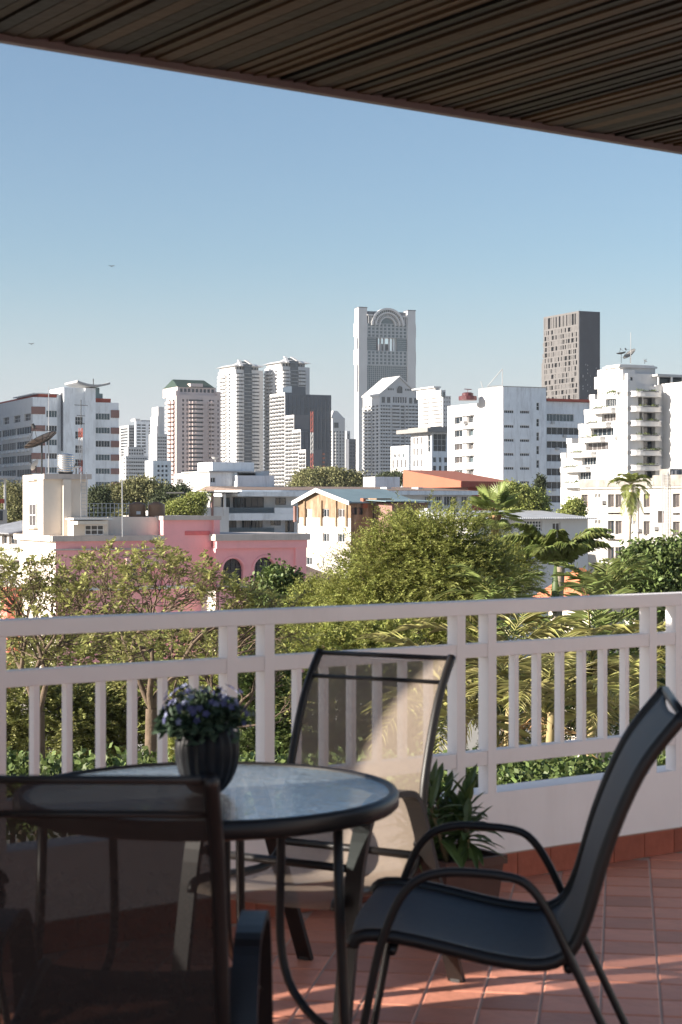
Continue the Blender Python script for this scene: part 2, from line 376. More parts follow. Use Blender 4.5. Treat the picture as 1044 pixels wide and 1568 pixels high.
# --- white twin towers
def twin(dx, dy, lab):
    B = tower('apartment_tower', lab, 361+dx, 1450, 334+dx, 403+dx, 566+dy, 5.55, evenc(335.5+dx,346+dx,2,.55)+[(350+dx,353+dx)],
              [(362.3+dx,372+dx),(374+dx,384.5+dx),(386+dx,397+dx)], offw, y0=571+dy, wh=.5, base=735, slab=dict(r=[(361.6+dx,372.6+dx),(385.4+dx,397.6+dx)], l=[(335+dx,347+dx)], o=1.2, bow=1.0), a=-29, group='white twin towers')
    f = B.f; tm = B.t1
    B.box('glass_bay', tglass, f.t(373.3+dx), f.t(384.8+dx), 0, B.z(557+dy), -2, .6)
    mb = MB()
    for k in range(30): mb.fbox(f, f.t(373.3+dx), f.t(384.8+dx), B.z(572+dy+k*5.55), B.z(571.2+dy+k*5.55), .61, .8)
    part('mullion', mb, greyc, B.root, kind='stuff')
    o, L = B.vol(f.t(362+dx), tm-3, B.z(566+dy), B.z(560+dy), B.dep-5, -3, wins(B, f, evenc(364+dx,400+dx,8,.8), [(561+dy,565+dy)], objs=False), (), .8, offw, name='crown_wall')
    # sloped crown roof and two leaning fins
    mb = MB(); t0, t1 = -2, tm+1; z0, z1, z2 = B.z(560+dy), B.z(556.5+dy), B.z(551+dy); dp = B.dep
    mb.hexa([f.p(t0,z0,1), f.p(t1,z0,1), f.p(t1,z0,-dp-1), f.p(t0,z0,-dp-1), f.p(t0+5,z1,-3), f.p(t1-5,z1,-3), f.p(t1-5,z1,-dp+5), f.p(t0+5,z1,-dp+5)])
    mb.hexa([f.p(t0+9,z1,-6), f.p(t1-9,z1,-6), f.p(t1-9,z1,-dp+9), f.p(t0+9,z1,-dp+9), f.p(t0+14,z2,-10), f.p(t1-15,z2,-10), f.p(t1-15,z2,-dp+14), f.p(t0+14,z2,-dp+14)])
    part('crown_roof', mb, offw, B.root)
    for a, b in ((366, 370), (386, 390)):
        mb = MB(); ta, tb = f.t(a+dx), f.t(b+dx); sh = 3.0 if a < 380 else -3.0
        mb.hexa([f.p(ta,z0,2.5), f.p(tb,z0,2.5), f.p(tb,z0,1.0), f.p(ta,z0,1.0), f.p(ta+sh,B.z(549.5+dy),-8), f.p(tb+sh,B.z(549.5+dy),-8), f.p(tb+sh,B.z(549.5+dy),-10), f.p(ta+sh,B.z(549.5+dy),-10)])
        part('crown_fin', mb, offw, B.root)
    B.box('crown_screen', glass3, f.t(372+dx), f.t(384+dx), z0, B.z(551.5+dy), -9, -8)
twin(0, 0, 'left one of the white twin apartment towers with a finned crown')
twin(71, -5, 'right one of the white twin apartment towers, rising behind the dark stepped condominium')
# --- dark stepped condominium
B = Bld('condominium', 'dark blue and white gridded condominium rising in steps before the twin towers', 436, 1350, -25, 'condominium')
f = B.f
def cond(cx, lx, rx, ty, off, mr, ml, fl=5.7, mull=True, nl=3, base=780):
    t0, t1 = f.t(cx, off), f.t(rx, off); L = f.left(t0, off); dep = L.t(lx); y0 = ty+4
    n = int((base-y0)/fl)
    hl = wins(B, L, evenc(lx+.3, cx-.3, nl*2, .78), rowsp(y0, fl*.72, fl, n), objs=False)
    B.vol(t0, t1, 0, B.z(ty), dep, off, (), hl, .9, mr, ml)
    if mull:
        mb = MB(); k = int((rx-cx)/1.5)
        for i in range(k):
            if i % 4 == 3: continue
            ta = t0+(t1-t0)*(i+.3)/k; mb.fbox(f, ta, ta+(t1-t0)/k*.35, 0, B.z(ty+3), off+.02, off+.5, 0)
        for i in range(n//3): mb.fbox(f, t0, t1, B.z(y0+i*fl*3+.8), B.z(y0+i*fl*3), off+.02, off+.7, 1)
        part('fins', mb, [mat('fin_blue_grey', (.13,.155,.19), .6), dkblue], B.root, kind='stuff')
    mb = MB()
    for i in range(n):
        for (a, b) in evenc(lx+.3, cx-.3, nl, .5):
            ta, tb = sorted((L.t(a), L.t(b))); zt = B.z(y0+i*fl+fl*.62-1.2); mb.fbox(L, ta, tb, B.z(y0+i*fl+fl*.62+.5), zt, .02, .9)
    part('balcony', mb, dmetal, B.root, kind='stuff')
cond(436, 413, 468, 601, 0, dkblue, offw, nl=5)
B.box('rooftop_box', dkblue, f.t(447), f.t(468), B.z(601), B.z(591), -18, -.5)
cond(468.5, 460, 507, 603, -1, dkblue, darkc, nl=2)
cond(450, 437, 473, 638, 28, darkc, offw, mull=False, nl=3)
cond(460, 448, 482, 661, 44, dkblue, offw, nl=3)
cond(468, 457, 493, 692, 60, darkc, offw, mull=False, nl=2)
mb = MB()
for k in range(7): mb.fbox(f, f.t(493.5,60), f.t(496.5,60), B.z(700+k*6), B.z(697+k*6), 60, 60.8)
part('orange_signboard', mb, orange, B.root)
o = thing('telecom_mast', 'slim red and white lattice mast in front of the dark stepped condominium', 'mast', (X(477.5,900), 900, 0))
mb = MB(); h0, h1 = 0, Z(630,900)
for k in range(24):
    za, zb = h0+(h1-h0)*k/24, h0+(h1-h0)*(k+1)/24; wd = .55
    for sx in (-1,1):
        mb.tube([(X(477.5,900)+sx*wd, 900, za), (X(477.5,900)+sx*wd, 900, zb)], .13, 4, k % 8 // 4, cap=False)
    mb.tube([(X(477.5,900)-wd, 900, za), (X(477.5,900)+wd, 900, zb)], .1, 4, k % 8 // 4, cap=False)
part('lattice', mb, [offw, redp], o)
# --- small towers between
B = tower('apartment_tower', 'small white far tower with a pitched top right of the dark condominium', 509, 1650, 505, 528, 640, 5.0, [(505.6,508)], evenc(510,528,4,.55), offw, y0=660, base=740, slab=dict(r=[(513,518),(521,526)], o=1))
f = B.f; mb = MB(); mb.prism([(0,0)]*3, 0, 0) if 0 else None
a0, a1 = f.t(507), f.t(527)
mb.hexa([f.p(a0,B.z(640),0), f.p(a1,B.z(640),0), f.p(a1,B.z(640),-14), f.p(a0,B.z(640),-14), f.p(f.t(511),B.z(629),-1), f.p(f.t(517),B.z(629),-1), f.p(f.t(517),B.z(629),-12), f.p(f.t(511),B.z(629),-12)])
part('pitched_top', mb, offw, B.root); B.box('opening', glass, f.t(511.5), f.t(518), B.z(655), B.z(647), -1, .3)
tower('office_tower', 'dark grey far block beside the foot of the tall arched tower', 534, 1700, 529, 545, 672, 5, [], evenc(535,544,2,.7), darkc, base=735)
tower('office_tower', 'small grey far block with a light roof left of the dark grey block', 531, 1800, 527, 536, 660, 5, [], evenc(532,535,1,.6), greyc, base=720)
# --- tall tower with the arched top
B = Bld('office_tower', 'tallest tower, with white side piers and an arched top', 549, 1900, -19, 'skyscraper'); f = B.f
S = 1900/F; tR = f.t(636); dep = B.l.t(543)
zz = B.z
L = B.l
B.vol(0, f.t(562), 0, zz(471), dep, 0, (), (), 1, rosew if 0 else offw)
B.vol(f.t(624), tR, 0, zz(473), dep, 0, (), (), 1, offw)
B.box('roof_edge', darkc, 0, f.t(562.3), zz(471), zz(469.8), -dep, .5); B.box('roof_edge', darkc, f.t(624), tR+.3, zz(473), zz(471.7), -dep, .5)
for y0, y1 in ((494, 515), (535, 558)):    # stepped blocks on the side
    B.box('side_bay', offw, -1.6, 5, zz(y1), zz(y0), -dep*.9, -3); B.box('side_bay', offw, tR-3, tR+1.8, zz(y1), zz(y0), -dep*.9, -3)
for y0, y1 in ((517, 534), (559, 600)): B.box('side_slot', darkc, -.4, 0-.02, zz(y1), zz(y0), -dep*.45, -dep*.1); B.box('side_slot', darkc, tR+.02, tR+.6, zz(y1), zz(y0), -dep*.9, -1)
ta, tb = f.t(562), f.t(624)
def cl(a, b, n, fr): return [(f.t(p), f.t(q)) for p, q in evenc(a, b, n, fr)]
bandg = mat('tower_band_grey', (.36,.38,.39), .6, var=.05, scale=.02)
for (y0, y1) in ((494, 516), (536, 559)):
    n = int((y1-y0)/5.2); hr = grid(cl(563, 623.5, 10, .62), [(zz(y0+1+i*5.4+3.6), zz(y0+1+i*5.4)) for i in range(n)])
    B.vol(ta, tb, zz(y1), zz(y0), dep-4, -1, hr, (), .9, bandg, gm=glass3, name='grid_wall')
B.vol(ta, f.t(577), zz(536), zz(516), dep-4, -2.2, (), (), 1, glass3, name='glass_wall'); B.vol(f.t(609), tb, zz(536), zz(516), dep-4, -2.2, (), (), 1, glass3, name='glass_wall')
B.vol(ta, tb, zz(740), zz(559), dep-4, -2.2, (), (), 1, glass3, name='glass_wall')
mb = MB()
for q in range(517, 740, 3):
    if 536 < q < 559: continue
    for (p, r) in ((562,577),(609,624)) if q < 537 else ((562,624),): mb.fbox(f, f.t(p), f.t(r), zz(q+.5), zz(q), -2.19, -1.9)
for q in range(565, 624, 3):
    mb.fbox(f, f.t(q), f.t(q+.5), zz(740), zz(559), -2.19, -1.85)
part('mullion', mb, bandg, B.root, kind='stuff')
for q in (579, 584.5, 590, 598, 603.5, 607.5): B.box('opening_column', offw if q > 584 else darkc, f.t(q), f.t(q+1.3), zz(536), zz(516), -8, -4)
B.box('opening_core', darkc, f.t(588), f.t(600), zz(534), zz(524), -22, -12); B.box('opening_back', darkc, ta, f.t(583), zz(536), zz(516), -dep+4, -12)
# arched top
B.vol(ta, tb, zz(494), zz(475), dep-6, -5, (), (), 1, darkc, name='top_storey')
mb = MB(); cxp, cyz = 593.5, zz(497)
def arch(mb, r0, r1, o0, o1, n=28, mi=0):
    tc_ = f.t(cxp)
    for i in range(n):
        a0, a1 = math.pi*i/n, math.pi*(i+1)/n
        pts = []
        for o in (o1, o0):
            pts.append([f.p(tc_+r*math.cos(a)*1, cyz+r*math.sin(a), o) for r, a in ((r0,a0),(r1,a0),(r1,a1),(r0,a1))])
        mb.hexa(pts[0]+pts[1], mi)
arch(mb, 24*S, 27*S, -4, 1.5); arch(mb, 18.5*S, 20.5*S, -4, 1); arch(mb, 12*S, 13.6*S, -4, .6)
part('arch', mb, offw, B.root)
mb = MB(); tc_ = f.t(cxp)
for i in range(21):
    a = math.pi*(i+.5)/21
    for r0, r1 in ((20.5, 24), (13.6, 18.5)):
        p0 = f.p(tc_+r0*S*math.cos(a), cyz+r0*S*math.sin(a), -1); p1 = f.p(tc_+r1*S*math.cos(a), cyz+r1*S*math.sin(a), -1); mb.tube([p0, p1], .45, 4, cap=False)
part('arch_rib', mb, offw, B.root, kind='stuff')
mb = MB(); n = 24
for i in range(n):
    a0, a1 = math.pi*i/n, math.pi*(i+1)/n
    mb.hexa([f.p(tc_,cyz,-3), f.p(tc_+24*S*math.cos(a0),cyz+24*S*math.sin(a0),-3), f.p(tc_+24*S*math.cos(a1),cyz+24*S*math.sin(a1),-3), f.p(tc_,cyz,-3),
             f.p(tc_,cyz,-5), f.p(tc_+24*S*math.cos(a0),cyz+24*S*math.sin(a0),-5), f.p(tc_+24*S*math.cos(a1),cyz+24*S*math.sin(a1),-5), f.p(tc_,cyz,-5)])
part('arch_glass', mb, glass3, B.root)
B.box('cornice', offw, ta, f.t(571), zz(482.5), zz(480.5), -6, 1); B.box('cornice', offw, f.t(616), tb, zz(483), zz(481), -6, 1)
mb = MB()
for q in (564, 567.5, 571, 574, 613, 616, 619, 622): mb.fbox(f, f.t(q), f.t(q+1), zz(494), zz(482), -1.5, .5)
part('column', mb, offw, B.root, kind='stuff')
# rooftop shrubs
# --- gabled white tower in front of it
B = tower('apartment_tower', 'white balconied tower with a gable and round window, before the tall arched tower', 581, 1500, 555.5, 641, 617, 5.36, evenc(557,580,4,.66),
          evenc(582.2,598,4,.68)+[(600.5,612),(613.5,619.5)]+evenc(620.5,640.5,4,.8), offw, a=-27, y0=620, wh=.56, base=745, slab=dict(r=[(581,599),(599.6,612.4),(619.8,640.8)], l=[(556,569)], o=.9, bow=.5))
f = B.f; zz = B.z; tR = B.t1; tm = f.t(611.5)
hr = [(f.t(a), f.t(b), zz(616.5), zz(607.5)) for a, b in evenc(583,599,2,.7)+evenc(625,640,2,.7)] + grid([(f.t(a), f.t(b)) for a, b in evenc(592.5,604,2,.8)+evenc(618.5,630,2,.8)], [(zz(603.5), zz(599.5))]) + grid([(f.t(a), f.t(b)) for a, b in evenc(601,623,6,.7)], [(zz(616), zz(607))])
B.vol(0, tR, zz(617), zz(604.5), B.dep, 0, hr, (), .8, offw, name='top_storey')
mb = MB(); zt, ze = zz(578), zz(604.5); gd = B.dep*.7
mb.v += [f.p(0,ze,0), f.p(tR,ze,0), f.p(tm,zt,0), f.p(0,ze,-B.dep), f.p(tR,ze,-B.dep), f.p(tm,zt,-B.dep*.98)]
mb.f += [(0,1,2), (4,3,5)]; mb.m += [0,0]
part('gable', mb, offw, B.root)
mb = MB(); nn = .7
for (p, q) in ((-1.2, tm), (tR+1.2, tm)):
    za = ze-1
    mb.hexa([f.p(p,za,1.2), f.p(q,zt+.5,1.2), f.p(q,zt+.5,-B.dep), f.p(p,za,-B.dep), f.p(p,za+nn*2,1.2), f.p(q,zt+.5+nn*2,1.2), f.p(q,zt+.5+nn*2,-B.dep), f.p(p,za+nn*2,-B.dep)])
part('roof', mb, offw, B.root)
mb = MB(); n = 16; rc = 4.6*B.d/F; zc = zz(594.5)
pt = [(tm+rc*math.cos(math.pi*i/n), zc+rc*math.sin(math.pi*i/n)) for i in range(n+1)] + [(tm-rc, zz(601)), (tm+rc, zz(601))]
k = len(mb.v); mb.v += [f.p(a,b,.35) for a,b in pt]; mb.f.append(tuple(range(k, k+len(pt)))); mb.m.append(0)
part('arched_window', mb, glass, B.root)
mb = MB()
for i in range(n):
    a0, a1 = math.pi*i/n, math.pi*(i+1)/n; mb.hexa([f.p(tm+r*math.cos(a), zc+r*math.sin(a), o) for o in (.9,.0) for r, a in ((rc,a0),(rc*1.18,a0),(rc*1.18,a1),(rc,a1))])
part('window_surround', mb, offw, B.root)
mb = MB()
for q in evenc(593.5,603,4,.5)+evenc(619.5,629,4,.5): mb.fbox(f, f.t(q[0]), f.t(q[1]), zz(597), zz(594), .01, .3)
part('small_window', mb, glass, B.root, kind='stuff')
# --- bright white stepped tower
B = tower('apartment_tower', 'bright white banded tower right of the gabled tower', 678, 1300, 641, 690, 606, 6.3, [(643,656),(658,676)], evenc(679,690,3,.5), offw, y0=608, wh=.35, base=700, rec=.7, gm=glass2, slab=dict(l=[(642,657),(659,677)], o=.8))
f = B.f
B.box('penthouse', offw, f.t(677), f.t(684), B.z(606), B.z(597), -30, -2); B.box('penthouse', offw, f.t(666,-20), f.t(673,-20), B.z(606), B.z(590.5), -50, -20)
B.box('penthouse_window', glass, f.t(677.5), f.t(680), B.z(608), B.z(600), -2, 1)
B.box('roof_slab', offw, f.t(664,-18), f.t(675,-18), B.z(591), B.z(589), -54, -18)
# --- modern building with an overhanging grey roof
B = Bld('office_building', 'white building with an overhanging grey flat roof and a glazed corner', 661, 520, -25); f = B.f; zz = B.z
hl = wins(B, B.l, [(632.5,635),(638,640.5),(643.5,646)], [(668,679),(685,696),(703,714),(719,730)], nv=1, gm=glass2) + wins(B, B.l, [(655,659)], [(665,692)], nv=1, nh=3)
hr = wins(B, f, [(663.5,683)], [(664,691)], nv=3, nh=3, gm=glass3) + wins(B, f, [(663,668),(672,676),(680,685)], [(700,708),(713,722)], nv=1)
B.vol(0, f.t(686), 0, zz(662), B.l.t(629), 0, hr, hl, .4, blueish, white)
B.vol(f.t(661), f.t(690), 0, zz(693), 3, 3, (), (), .4, blueish, name='plinth_wall') if 0 else None
mb = MB(); mb.fbox(f, -3, f.t(690), zz(662), zz(656), -B.l.t(627)-3, 3); mb.fbox(f, -1, f.t(688), zz(656), zz(653.5), -B.l.t(629), 1)
part('roof', mb, mat('grey_roof_slab', (.25,.24,.23), .7), B.root)
B = Bld('office_building', 'lower white wing with slit windows left of the grey-roofed building', 626, 540, -25); f = B.f; zz = B.z
hl = wins(B, B.l, [(603,606),(609.5,612),(616.5,619)], [(694,700)], nv=1) + wins(B, B.l, [(600.5,603),(607,609.5),(613,615.5),(619.5,622)], [(703,716)], nv=1, gm=glass2)
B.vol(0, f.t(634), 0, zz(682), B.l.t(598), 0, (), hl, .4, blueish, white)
# --- big white building
B = Bld('office_building', 'big plain white block with small louvred windows and a lit left side', 770, 400, -25); f = B.f; L = B.l; zz = B.z
rws = [(632,643),(653,664),(675,685),(695.5,706),(717,726)]
hl = wins(B, L, [(695.5,709.5),(716.7,724.8)], rws, nv=3, fm=frame_w, dep=.8)
hr = wins(B, f, [(771.8,786.5)], [(628,632.6),(650.5,655),(672,676.3),(693.5,698),(715,719.3)], nv=5, dep=.3, gm=glass)
hr += wins(B, f, [(796,810.5)], [(628,632.6),(650.5,655),(672,676.3),(693.5,698),(715,719.3),(736.5,741)], nv=5, dep=.3, gm=glass)
hr += wins(B, f, [(821.3,825.7)], [(615,627),(640,652),(661,674),(682,695),(704,716),(725,738)], nv=1, nh=2, dep=.3, gm=glass)
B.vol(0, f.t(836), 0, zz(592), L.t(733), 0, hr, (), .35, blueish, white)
B.vol(-.01, f.t(800), 0, zz(613), L.t(685), 0, (), hl, .9, blueish, white) if 0 else None
# lower left part of the lit side
mb = MB(); s0, s1 = L.t(733), L.t(685)
facade(mb, L, s0, s1, 0, zz(613), [h for h in hl], .9)
facade(mb, L, 0.02, s0, 0, zz(592), [h for h in hl if h[0] < s0], .9, .01)
mb.quad(L.p(s0,zz(613),0), L.p(s1,zz(613),0), L.p(s1,zz(613),-12), L.p(s0,zz(613),-12))
mb.quad(L.p(s1,0,0), L.p(s1,0,-12), L.p(s1,zz(613),-12), L.p(s1,zz(613),0))
part('wall', mb, white, B.root)
mb = MB(); mb.fbox(L, s0+.5, s1-.5, 0, zz(614), -11, -.9); part('glazing', mb, tglass, B.root)
for c, d in rws:
    B.box('window_hood', white, L.t(726), L.t(709), zz(c-.3), zz(c-1), .02, 1.0, face=L)
    B.box('pier', white, L.t(716), L.t(710.3), zz(d), zz(c), -.3, .35, face=L)
B.box('air_conditioner', metal, L.t(716), L.t(711), zz(645), zz(640), .4, 1.1, face=L)
mb = MB(); mb.fbox(f, 0-.15, f.t(836)+.1, zz(592), zz(591), -L.t(733), .15); part('parapet_coping', mb, greyc, B.root)
for px_, py_ in ((843,645),(861,666),(895,666),(850,686),(868,708),(889,729),(845,750),(866,771)):
    B.box('air_conditioner', metal, f.t(px_,-1.5), f.t(px_+4.5,-1.5), zz(py_+1.5), zz(py_-2.5), -1.48, -.9)
# recessed right wing
rr = [(631,642.5),(652,663.5),(673.6,684.5),(694.5,705.5),(716,727.3),(737,748),(758.5,769.5)]
hr = []
for i, rw in enumerate(rr): hr += wins(B, f, [(837,879 if i == 0 else 905)], [rw], off=-1.5, dep=.6, nv=8, nh=1, gm=glass3 if i == 0 else glass)
B.vol(f.t(836,-1.5), f.t(912,-1.5), 0, zz(612), 14, -1.5, hr, (), .7, blueish)
B.box('roof_fascia', redp, f.t(836,-1.5), f.t(912,-1.5), zz(611.5), zz(607.5), -14, -.8)
o = thing('rooftop_tank', 'dark red round water tanks on the roof of the big white block', 'water tank', (X(716,408), 408, Z(612,408)))
mb = MB(); c = (X(716,408), 408, Z(613,408)); mb.lathe(c, [(2.1,0),(2.1,.9),(1.7,1.0)], 14); mb.lathe((c[0],c[1],c[2]+1.0), [(1.3,0),(1.3,.6),(.9,.8)], 12)
mb.tube([(c[0],c[1],c[2]+1.8), (c[0],c[1],c[2]+2.6)], .06, 5); mb.tube([(c[0]-.8,c[1],c[2]+2.6), (c[0]+.9,c[1],c[2]+2.5)], .1, 5)
part('tank', mb, mat('dark_red_tank', (.09,.025,.03), .5), o)
# crane
o = thing('construction_crane', 'thin luffing crane rising behind the roof of the big white block', 'crane', (X(757,420), 420, 0))
mb = MB(); D_ = 420
for a, b in (((746,592),(769,565)), ((769,565),(769,590)), ((739,594),(736,584)), ((769,590),(746,592))):
    mb.tube([(X(a[0],D_),D_,Z(a[1],D_)), (X(b[0],D_),D_,Z(b[1],D_))], .09, 4)
mb.tube([(X(757,D_),D_,0), (X(757,D_),D_,Z(592,D_))], .5, 6); part('crane_jib', mb, greyc, o)
# --- dark tower at the right
B = Bld('office_tower', 'tall slab tower, brown fin grid on the lit side and dark blank side', 886, 1100, -25, 'skyscraper'); f = B.f; L = B.l; zz = B.z
cs = evenc(833, 884, 10, .78); hl = []
fgrid = mat('brown_grid', (.125,.118,.115), .7, var=.05, scale=.05); darks = mat('blue_grey_cladding', (.085,.09,.105), .5, var=.2, scale=.08, stretch=(1,1,.2))
for i, rw in enumerate([(479,496)] + rowsp(499, 6.5, 8.7, 14)): hl += wins(B, L, cs, [rw], objs=False)
B.vol(0, f.t(918.5), 0, zz(476), L.t(832), 0, (), hl, 1.4, darks, fgrid, gm=mat('bronze_glass', (.055,.053,.053), .2, var=.5, scale=.1))
mb = MB(); zt = zz(479)
for i in range(30):       # staggered upright fins
    for j in range(15):
        if random.random() < .55:
            s = L.t(832)*(i+.5+random.random()*.4)/30; za = zz(499+8.7*(j-1)+6.5 if j else 496); zb = zz(499+8.7*(j-1) if j else 479)
            mb.fbox(L, s, s+.9+random.random()*1.2, za, zb, -1.3, -.1)
part('fin', mb, fgrid, B.root, kind='stuff')
B.box('lower_annex', fgrid, L.t(832), L.t(827), 0, zz(548), -20, -1, face=L)
mb = MB()
for i in range(22):
    mb.fbox(f, f.t(887+i*1.45), f.t(887.35+i*1.45), zz(640), zz(477), .02, .25)
for k in range(26):
    y = random.uniform(555, 612); q = random.choice([892,896,899,903,912,914]); mb.fbox(f, f.t(q), f.t(q+.7), zz(y+2.2), zz(y), .02, .2, 1)
part('panel_joint', mb, [darkc, offw], B.root, kind='stuff')
# --- white office with brown panels, far left
B = Bld('office_building', 'white office with a shade-tinted right side, brown panels and ribbon windows at the left edge', 50, 424, -25); f = B.f; L = B.l; zz = B.z
hr = wins(B, f, [(71,87.5)], [(628,638.5),(651,659.7),(672.5,681.5),(693.5,702.5),(715,724)], nv=4, gm=glass3)
hl = wins(B, L, [(5,14),(21,31),(37,47)], [(632,643)], nv=2, nh=2, gm=glass2, dep=.5)
for rw in [(652,663),(674,685.5),(695.5,707),(717.5,729)]: hl += wins(B, L, [(-40,-20),(-18,2),(3,24),(25,48)], [rw], nv=6, gm=glass)
B.vol(0, f.t(88), 0, zz(608), L.t(-45), 0, hr, hl, .4, blueish, white)
for c, d in [(622.5,634),(651,660),(672.5,682),(693.5,703),(715,724.5)]: B.box('brown_panel', brownp, -.25, f.t(69), zz(d), zz(c), -.4, .12)
mb = MB()
for i in range(4):
    for k in range(6): mb.fbox(L, L.t(45-k*7.2), L.t(41-k*7.2), zz(668.5+i*21.6), zz(665+i*21.6), .02, .5)
part('air_conditioner', mb, frame_w, B.root, kind='stuff')
mb = MB(); mb.fbox(f, f.t(60), f.t(88), zz(607.5), zz(603), -L.t(-45)+2, -.5); part('roof_strip', mb, redp, B.root)
mb = MB(); mb.fbox(f, f.t(52), f.t(90), zz(603), zz(601.5), -20, .3); part('roof_slab', mb, white, B.root)
hr = wins(B, f, [(115.3,127)], [(637,649.5),(659.5,671),(681,693),(702.5,713.5)], off=1, nv=3, nh=2, gm=glass, dep=.5)
B.vol(f.t(89.5,1), f.t(97,1), 0, zz(603), 8, -.4, (), (), .4, blueish, name='pilaster')
B.vol(f.t(97,1), f.t(145,1), 0, zz(592), 12, 1, hr, (), .6, blueish)
B.box('dark_slot', darkc, f.t(95.6,1), f.t(97,1), zz(690), zz(600), -1, .6)
B.box('pilaster', blueish, f.t(129,1), f.t(145,1), 0, zz(592.5), .9, 1.7); B.box('pilaster', blueish, f.t(97,1), f.t(114,1), 0, zz(592.5), .9, 1.5)
rr = [(630.5,640.5),(652.3,662),(673,683),(694.3,704),(716,725),(737,746)]
hr = wins(B, f, [(146.5,168.5)], rr, nv=5, gm=glass3)
B.vol(f.t(145.1), f.t(182), 0, zz(613.5), 14, -.2, [(a,b,c,d) for a,b,c,d in hr], (), .4, blueish)
for c, d in [(625,637)]+[(a,b) for a, b in rr[1:]]: B.box('brown_panel', brownp, f.t(170), f.t(182)+.1, zz(d), zz(c), -.6, .05)
B.box('roof_strip', redp, f.t(146), f.t(171.5), zz(613.4), zz(607), -12, -1)
B.box('rooftop_box', teal, f.t(147), f.t(155), zz(607), zz(590), -8, -1.5); B.box('rooftop_box', teal, f.t(152), f.t(161), zz(607.2), zz(599), -9, -2)
mb = MB(); n = 12      # upswept roof canopy
for i in range(n):
    q0, q1 = 115+50*i/n, 115+50*(i+1)/n; c0, c1 = ((q0-142)/25)**2, ((q1-142)/25)**2
    a, b = f.t(q0,1), f.t(q1,1); za, zb = zz(590.5-5*c0), zz(590.5-5*c1)
    mb.hexa([f.p(a,za,3), f.p(b,zb,3), f.p(b,zb,-8), f.p(a,za,-8), f.p(a,za+.5,3), f.p(b,zb+.5,3), f.p(b,zb+.5,-8), f.p(a,za+.5,-8)])
part('roof_canopy', mb, greyc, B.root)
mb = MB(); mb.tube([f.p(f.t(146.5),zz(590),-2), f.p(f.t(146.5),zz(576),-2)], .12, 5); part('roof_antenna', mb, dmetal, B.root)
nb = tag(link('added_shade_block', None, None, (-140, 440, 0)), kind='structure')  # unseen block added to shade the office's left face
mb = MB(); mb.box(-150, -122, 395, 500, 0, 60); part('wall', mb, offw, nb)
# --- low white block behind the balcony house
B = Bld('apartment_block', 'low white blocks with plain flat roofs behind the grey balcony house', 321, 250, -25); f = B.f; L = B.l; zz = B.z
hr = wins(B, f, [(322.5,330)], [(731,739)], nv=2, gm=glass) + wins(B, f, [(356,361)], [(731,743.5)], nv=1, nh=2, gm=glass)
hl = wins(B, L, [(271,280)], [(731,741)], nv=2, gm=glass2)
B.vol(0, f.t(363), 0, zz(723), L.t(266), 0, hr, hl, .4, blueish, white)
B.box('wall', blueish, f.t(363,1.5), f.t(420,1.5), 0, zz(728), -10, 1.5)
B.box('wall', blueish, f.t(325,-3), f.t(389,-3), zz(724), zz(706.5), -9, -3); B.box('roof_slab', greyc, f.t(318), f.t(398), zz(723), zz(720.8), -11, .5)
B.box('wall', white, f.t(391,-2), f.t(412,-2), zz(728), zz(720), -9, -2)
o = thing('satellite_dish', 'small white dish and aerial on the roof of the low white blocks', 'satellite dish', (X(328,250), 252, Z(706,250)))
mb = MB(); mb.lathe((X(328,250),252,Z(703.5,250)), [(.05,0),(.35,.12),(.6,.4)], 12, cap=False); mb.tube([(X(328,250),252,Z(707,250)), (X(328,250),252,Z(703,250))], .05, 5); part('dish', mb, white, o)
# --- grey balcony house with the long roof
B = Bld('balcony_house', 'grey two-storey house with long balconies and sliding glass doors', 345, 225, -25, 'house'); f = B.f; L = B.l; zz = B.z
u1 = wins(B, f, [(347,357),(364,378),(381,409)], [(761.5,777)], nv=3, gm=glass, fm=frame_d, dep=1.5) + wins(B, f, [(429,438.5)], [(762,773)], nv=1, gm=glass, fm=frame_d)
u2 = wins(B, f, [(348,367),(378,388),(391,407)], [(796.5,812)], nv=3, gm=glass, fm=frame_d, dep=1.5) + wins(B, f, [(421,430.5)], [(797,805)], nv=2, gm=glass, fm=frame_d) + wins(B, f, [(444,451)], [(797,816)], nv=1, gm=glass, fm=frame_d)
B.vol(0, f.t(462), 0, zz(760), 12, -1.6, u1+u2, (), .35, white, white)
B.box('balcony', blueish, 0, f.t(458), zz(797), zz(786), -1.6, .1); B.box('balcony', blueish, f.t(420), f.t(458), zz(786.5), zz(777.5), -.3, .1)
B.box('balcony', blueish, 0, f.t(458), zz(826), zz(816), -1.6, .1)
for y0, y1 in ((777.5, 786), (808, 816)):
    mb = MB(); ta, tb = 0.05, f.t(420)
    mb.fbox(f, ta, tb, zz(y0+.6), zz(y0), -.06, 0)
    k = 46
    for i in range(k): mb.fbox(f, ta+(tb-ta)*i/k, ta+(tb-ta)*i/k+.07, zz(y1), zz(y0), -.05, -.01)
    mb.fbox(f, ta, tb, zz(y1-1.5), zz(y0+1), -.1, -.07, 1)
    part('balcony_railing', mb, [mat('railing_blue_grey', (.12,.16,.19), .5), mat('railing_panel', (.10,.13,.15), .4)], B.root)
mb = MB(); mb.fbox(f, f.t(361), f.t(470), zz(760), zz(752.5), -13, .6); part('roof_fascia', mb, blueish, B.root)
mb = MB(); mb.fbox(f, f.t(275), f.t(360), zz(755.5), zz(753.5), -5, 1.5); part('canopy_roof', mb, dmetal, B.root)
for q in (281, 300, 319, 338): 
    mb = MB(); mb.fbox(f, f.t(q), f.t(q)+.25, zz(790), zz(755.5), .9, 1.2); part('canopy_post', mb, white if q > 330 else brownp, B.root)
B.box('terrace_wall', white, f.t(302), f.t(346), zz(826), zz(776.5), -9, 1.0); B.box('terrace_wall', white, f.t(236,-1), f.t(302,-1), 0, zz(782), -9, -1)
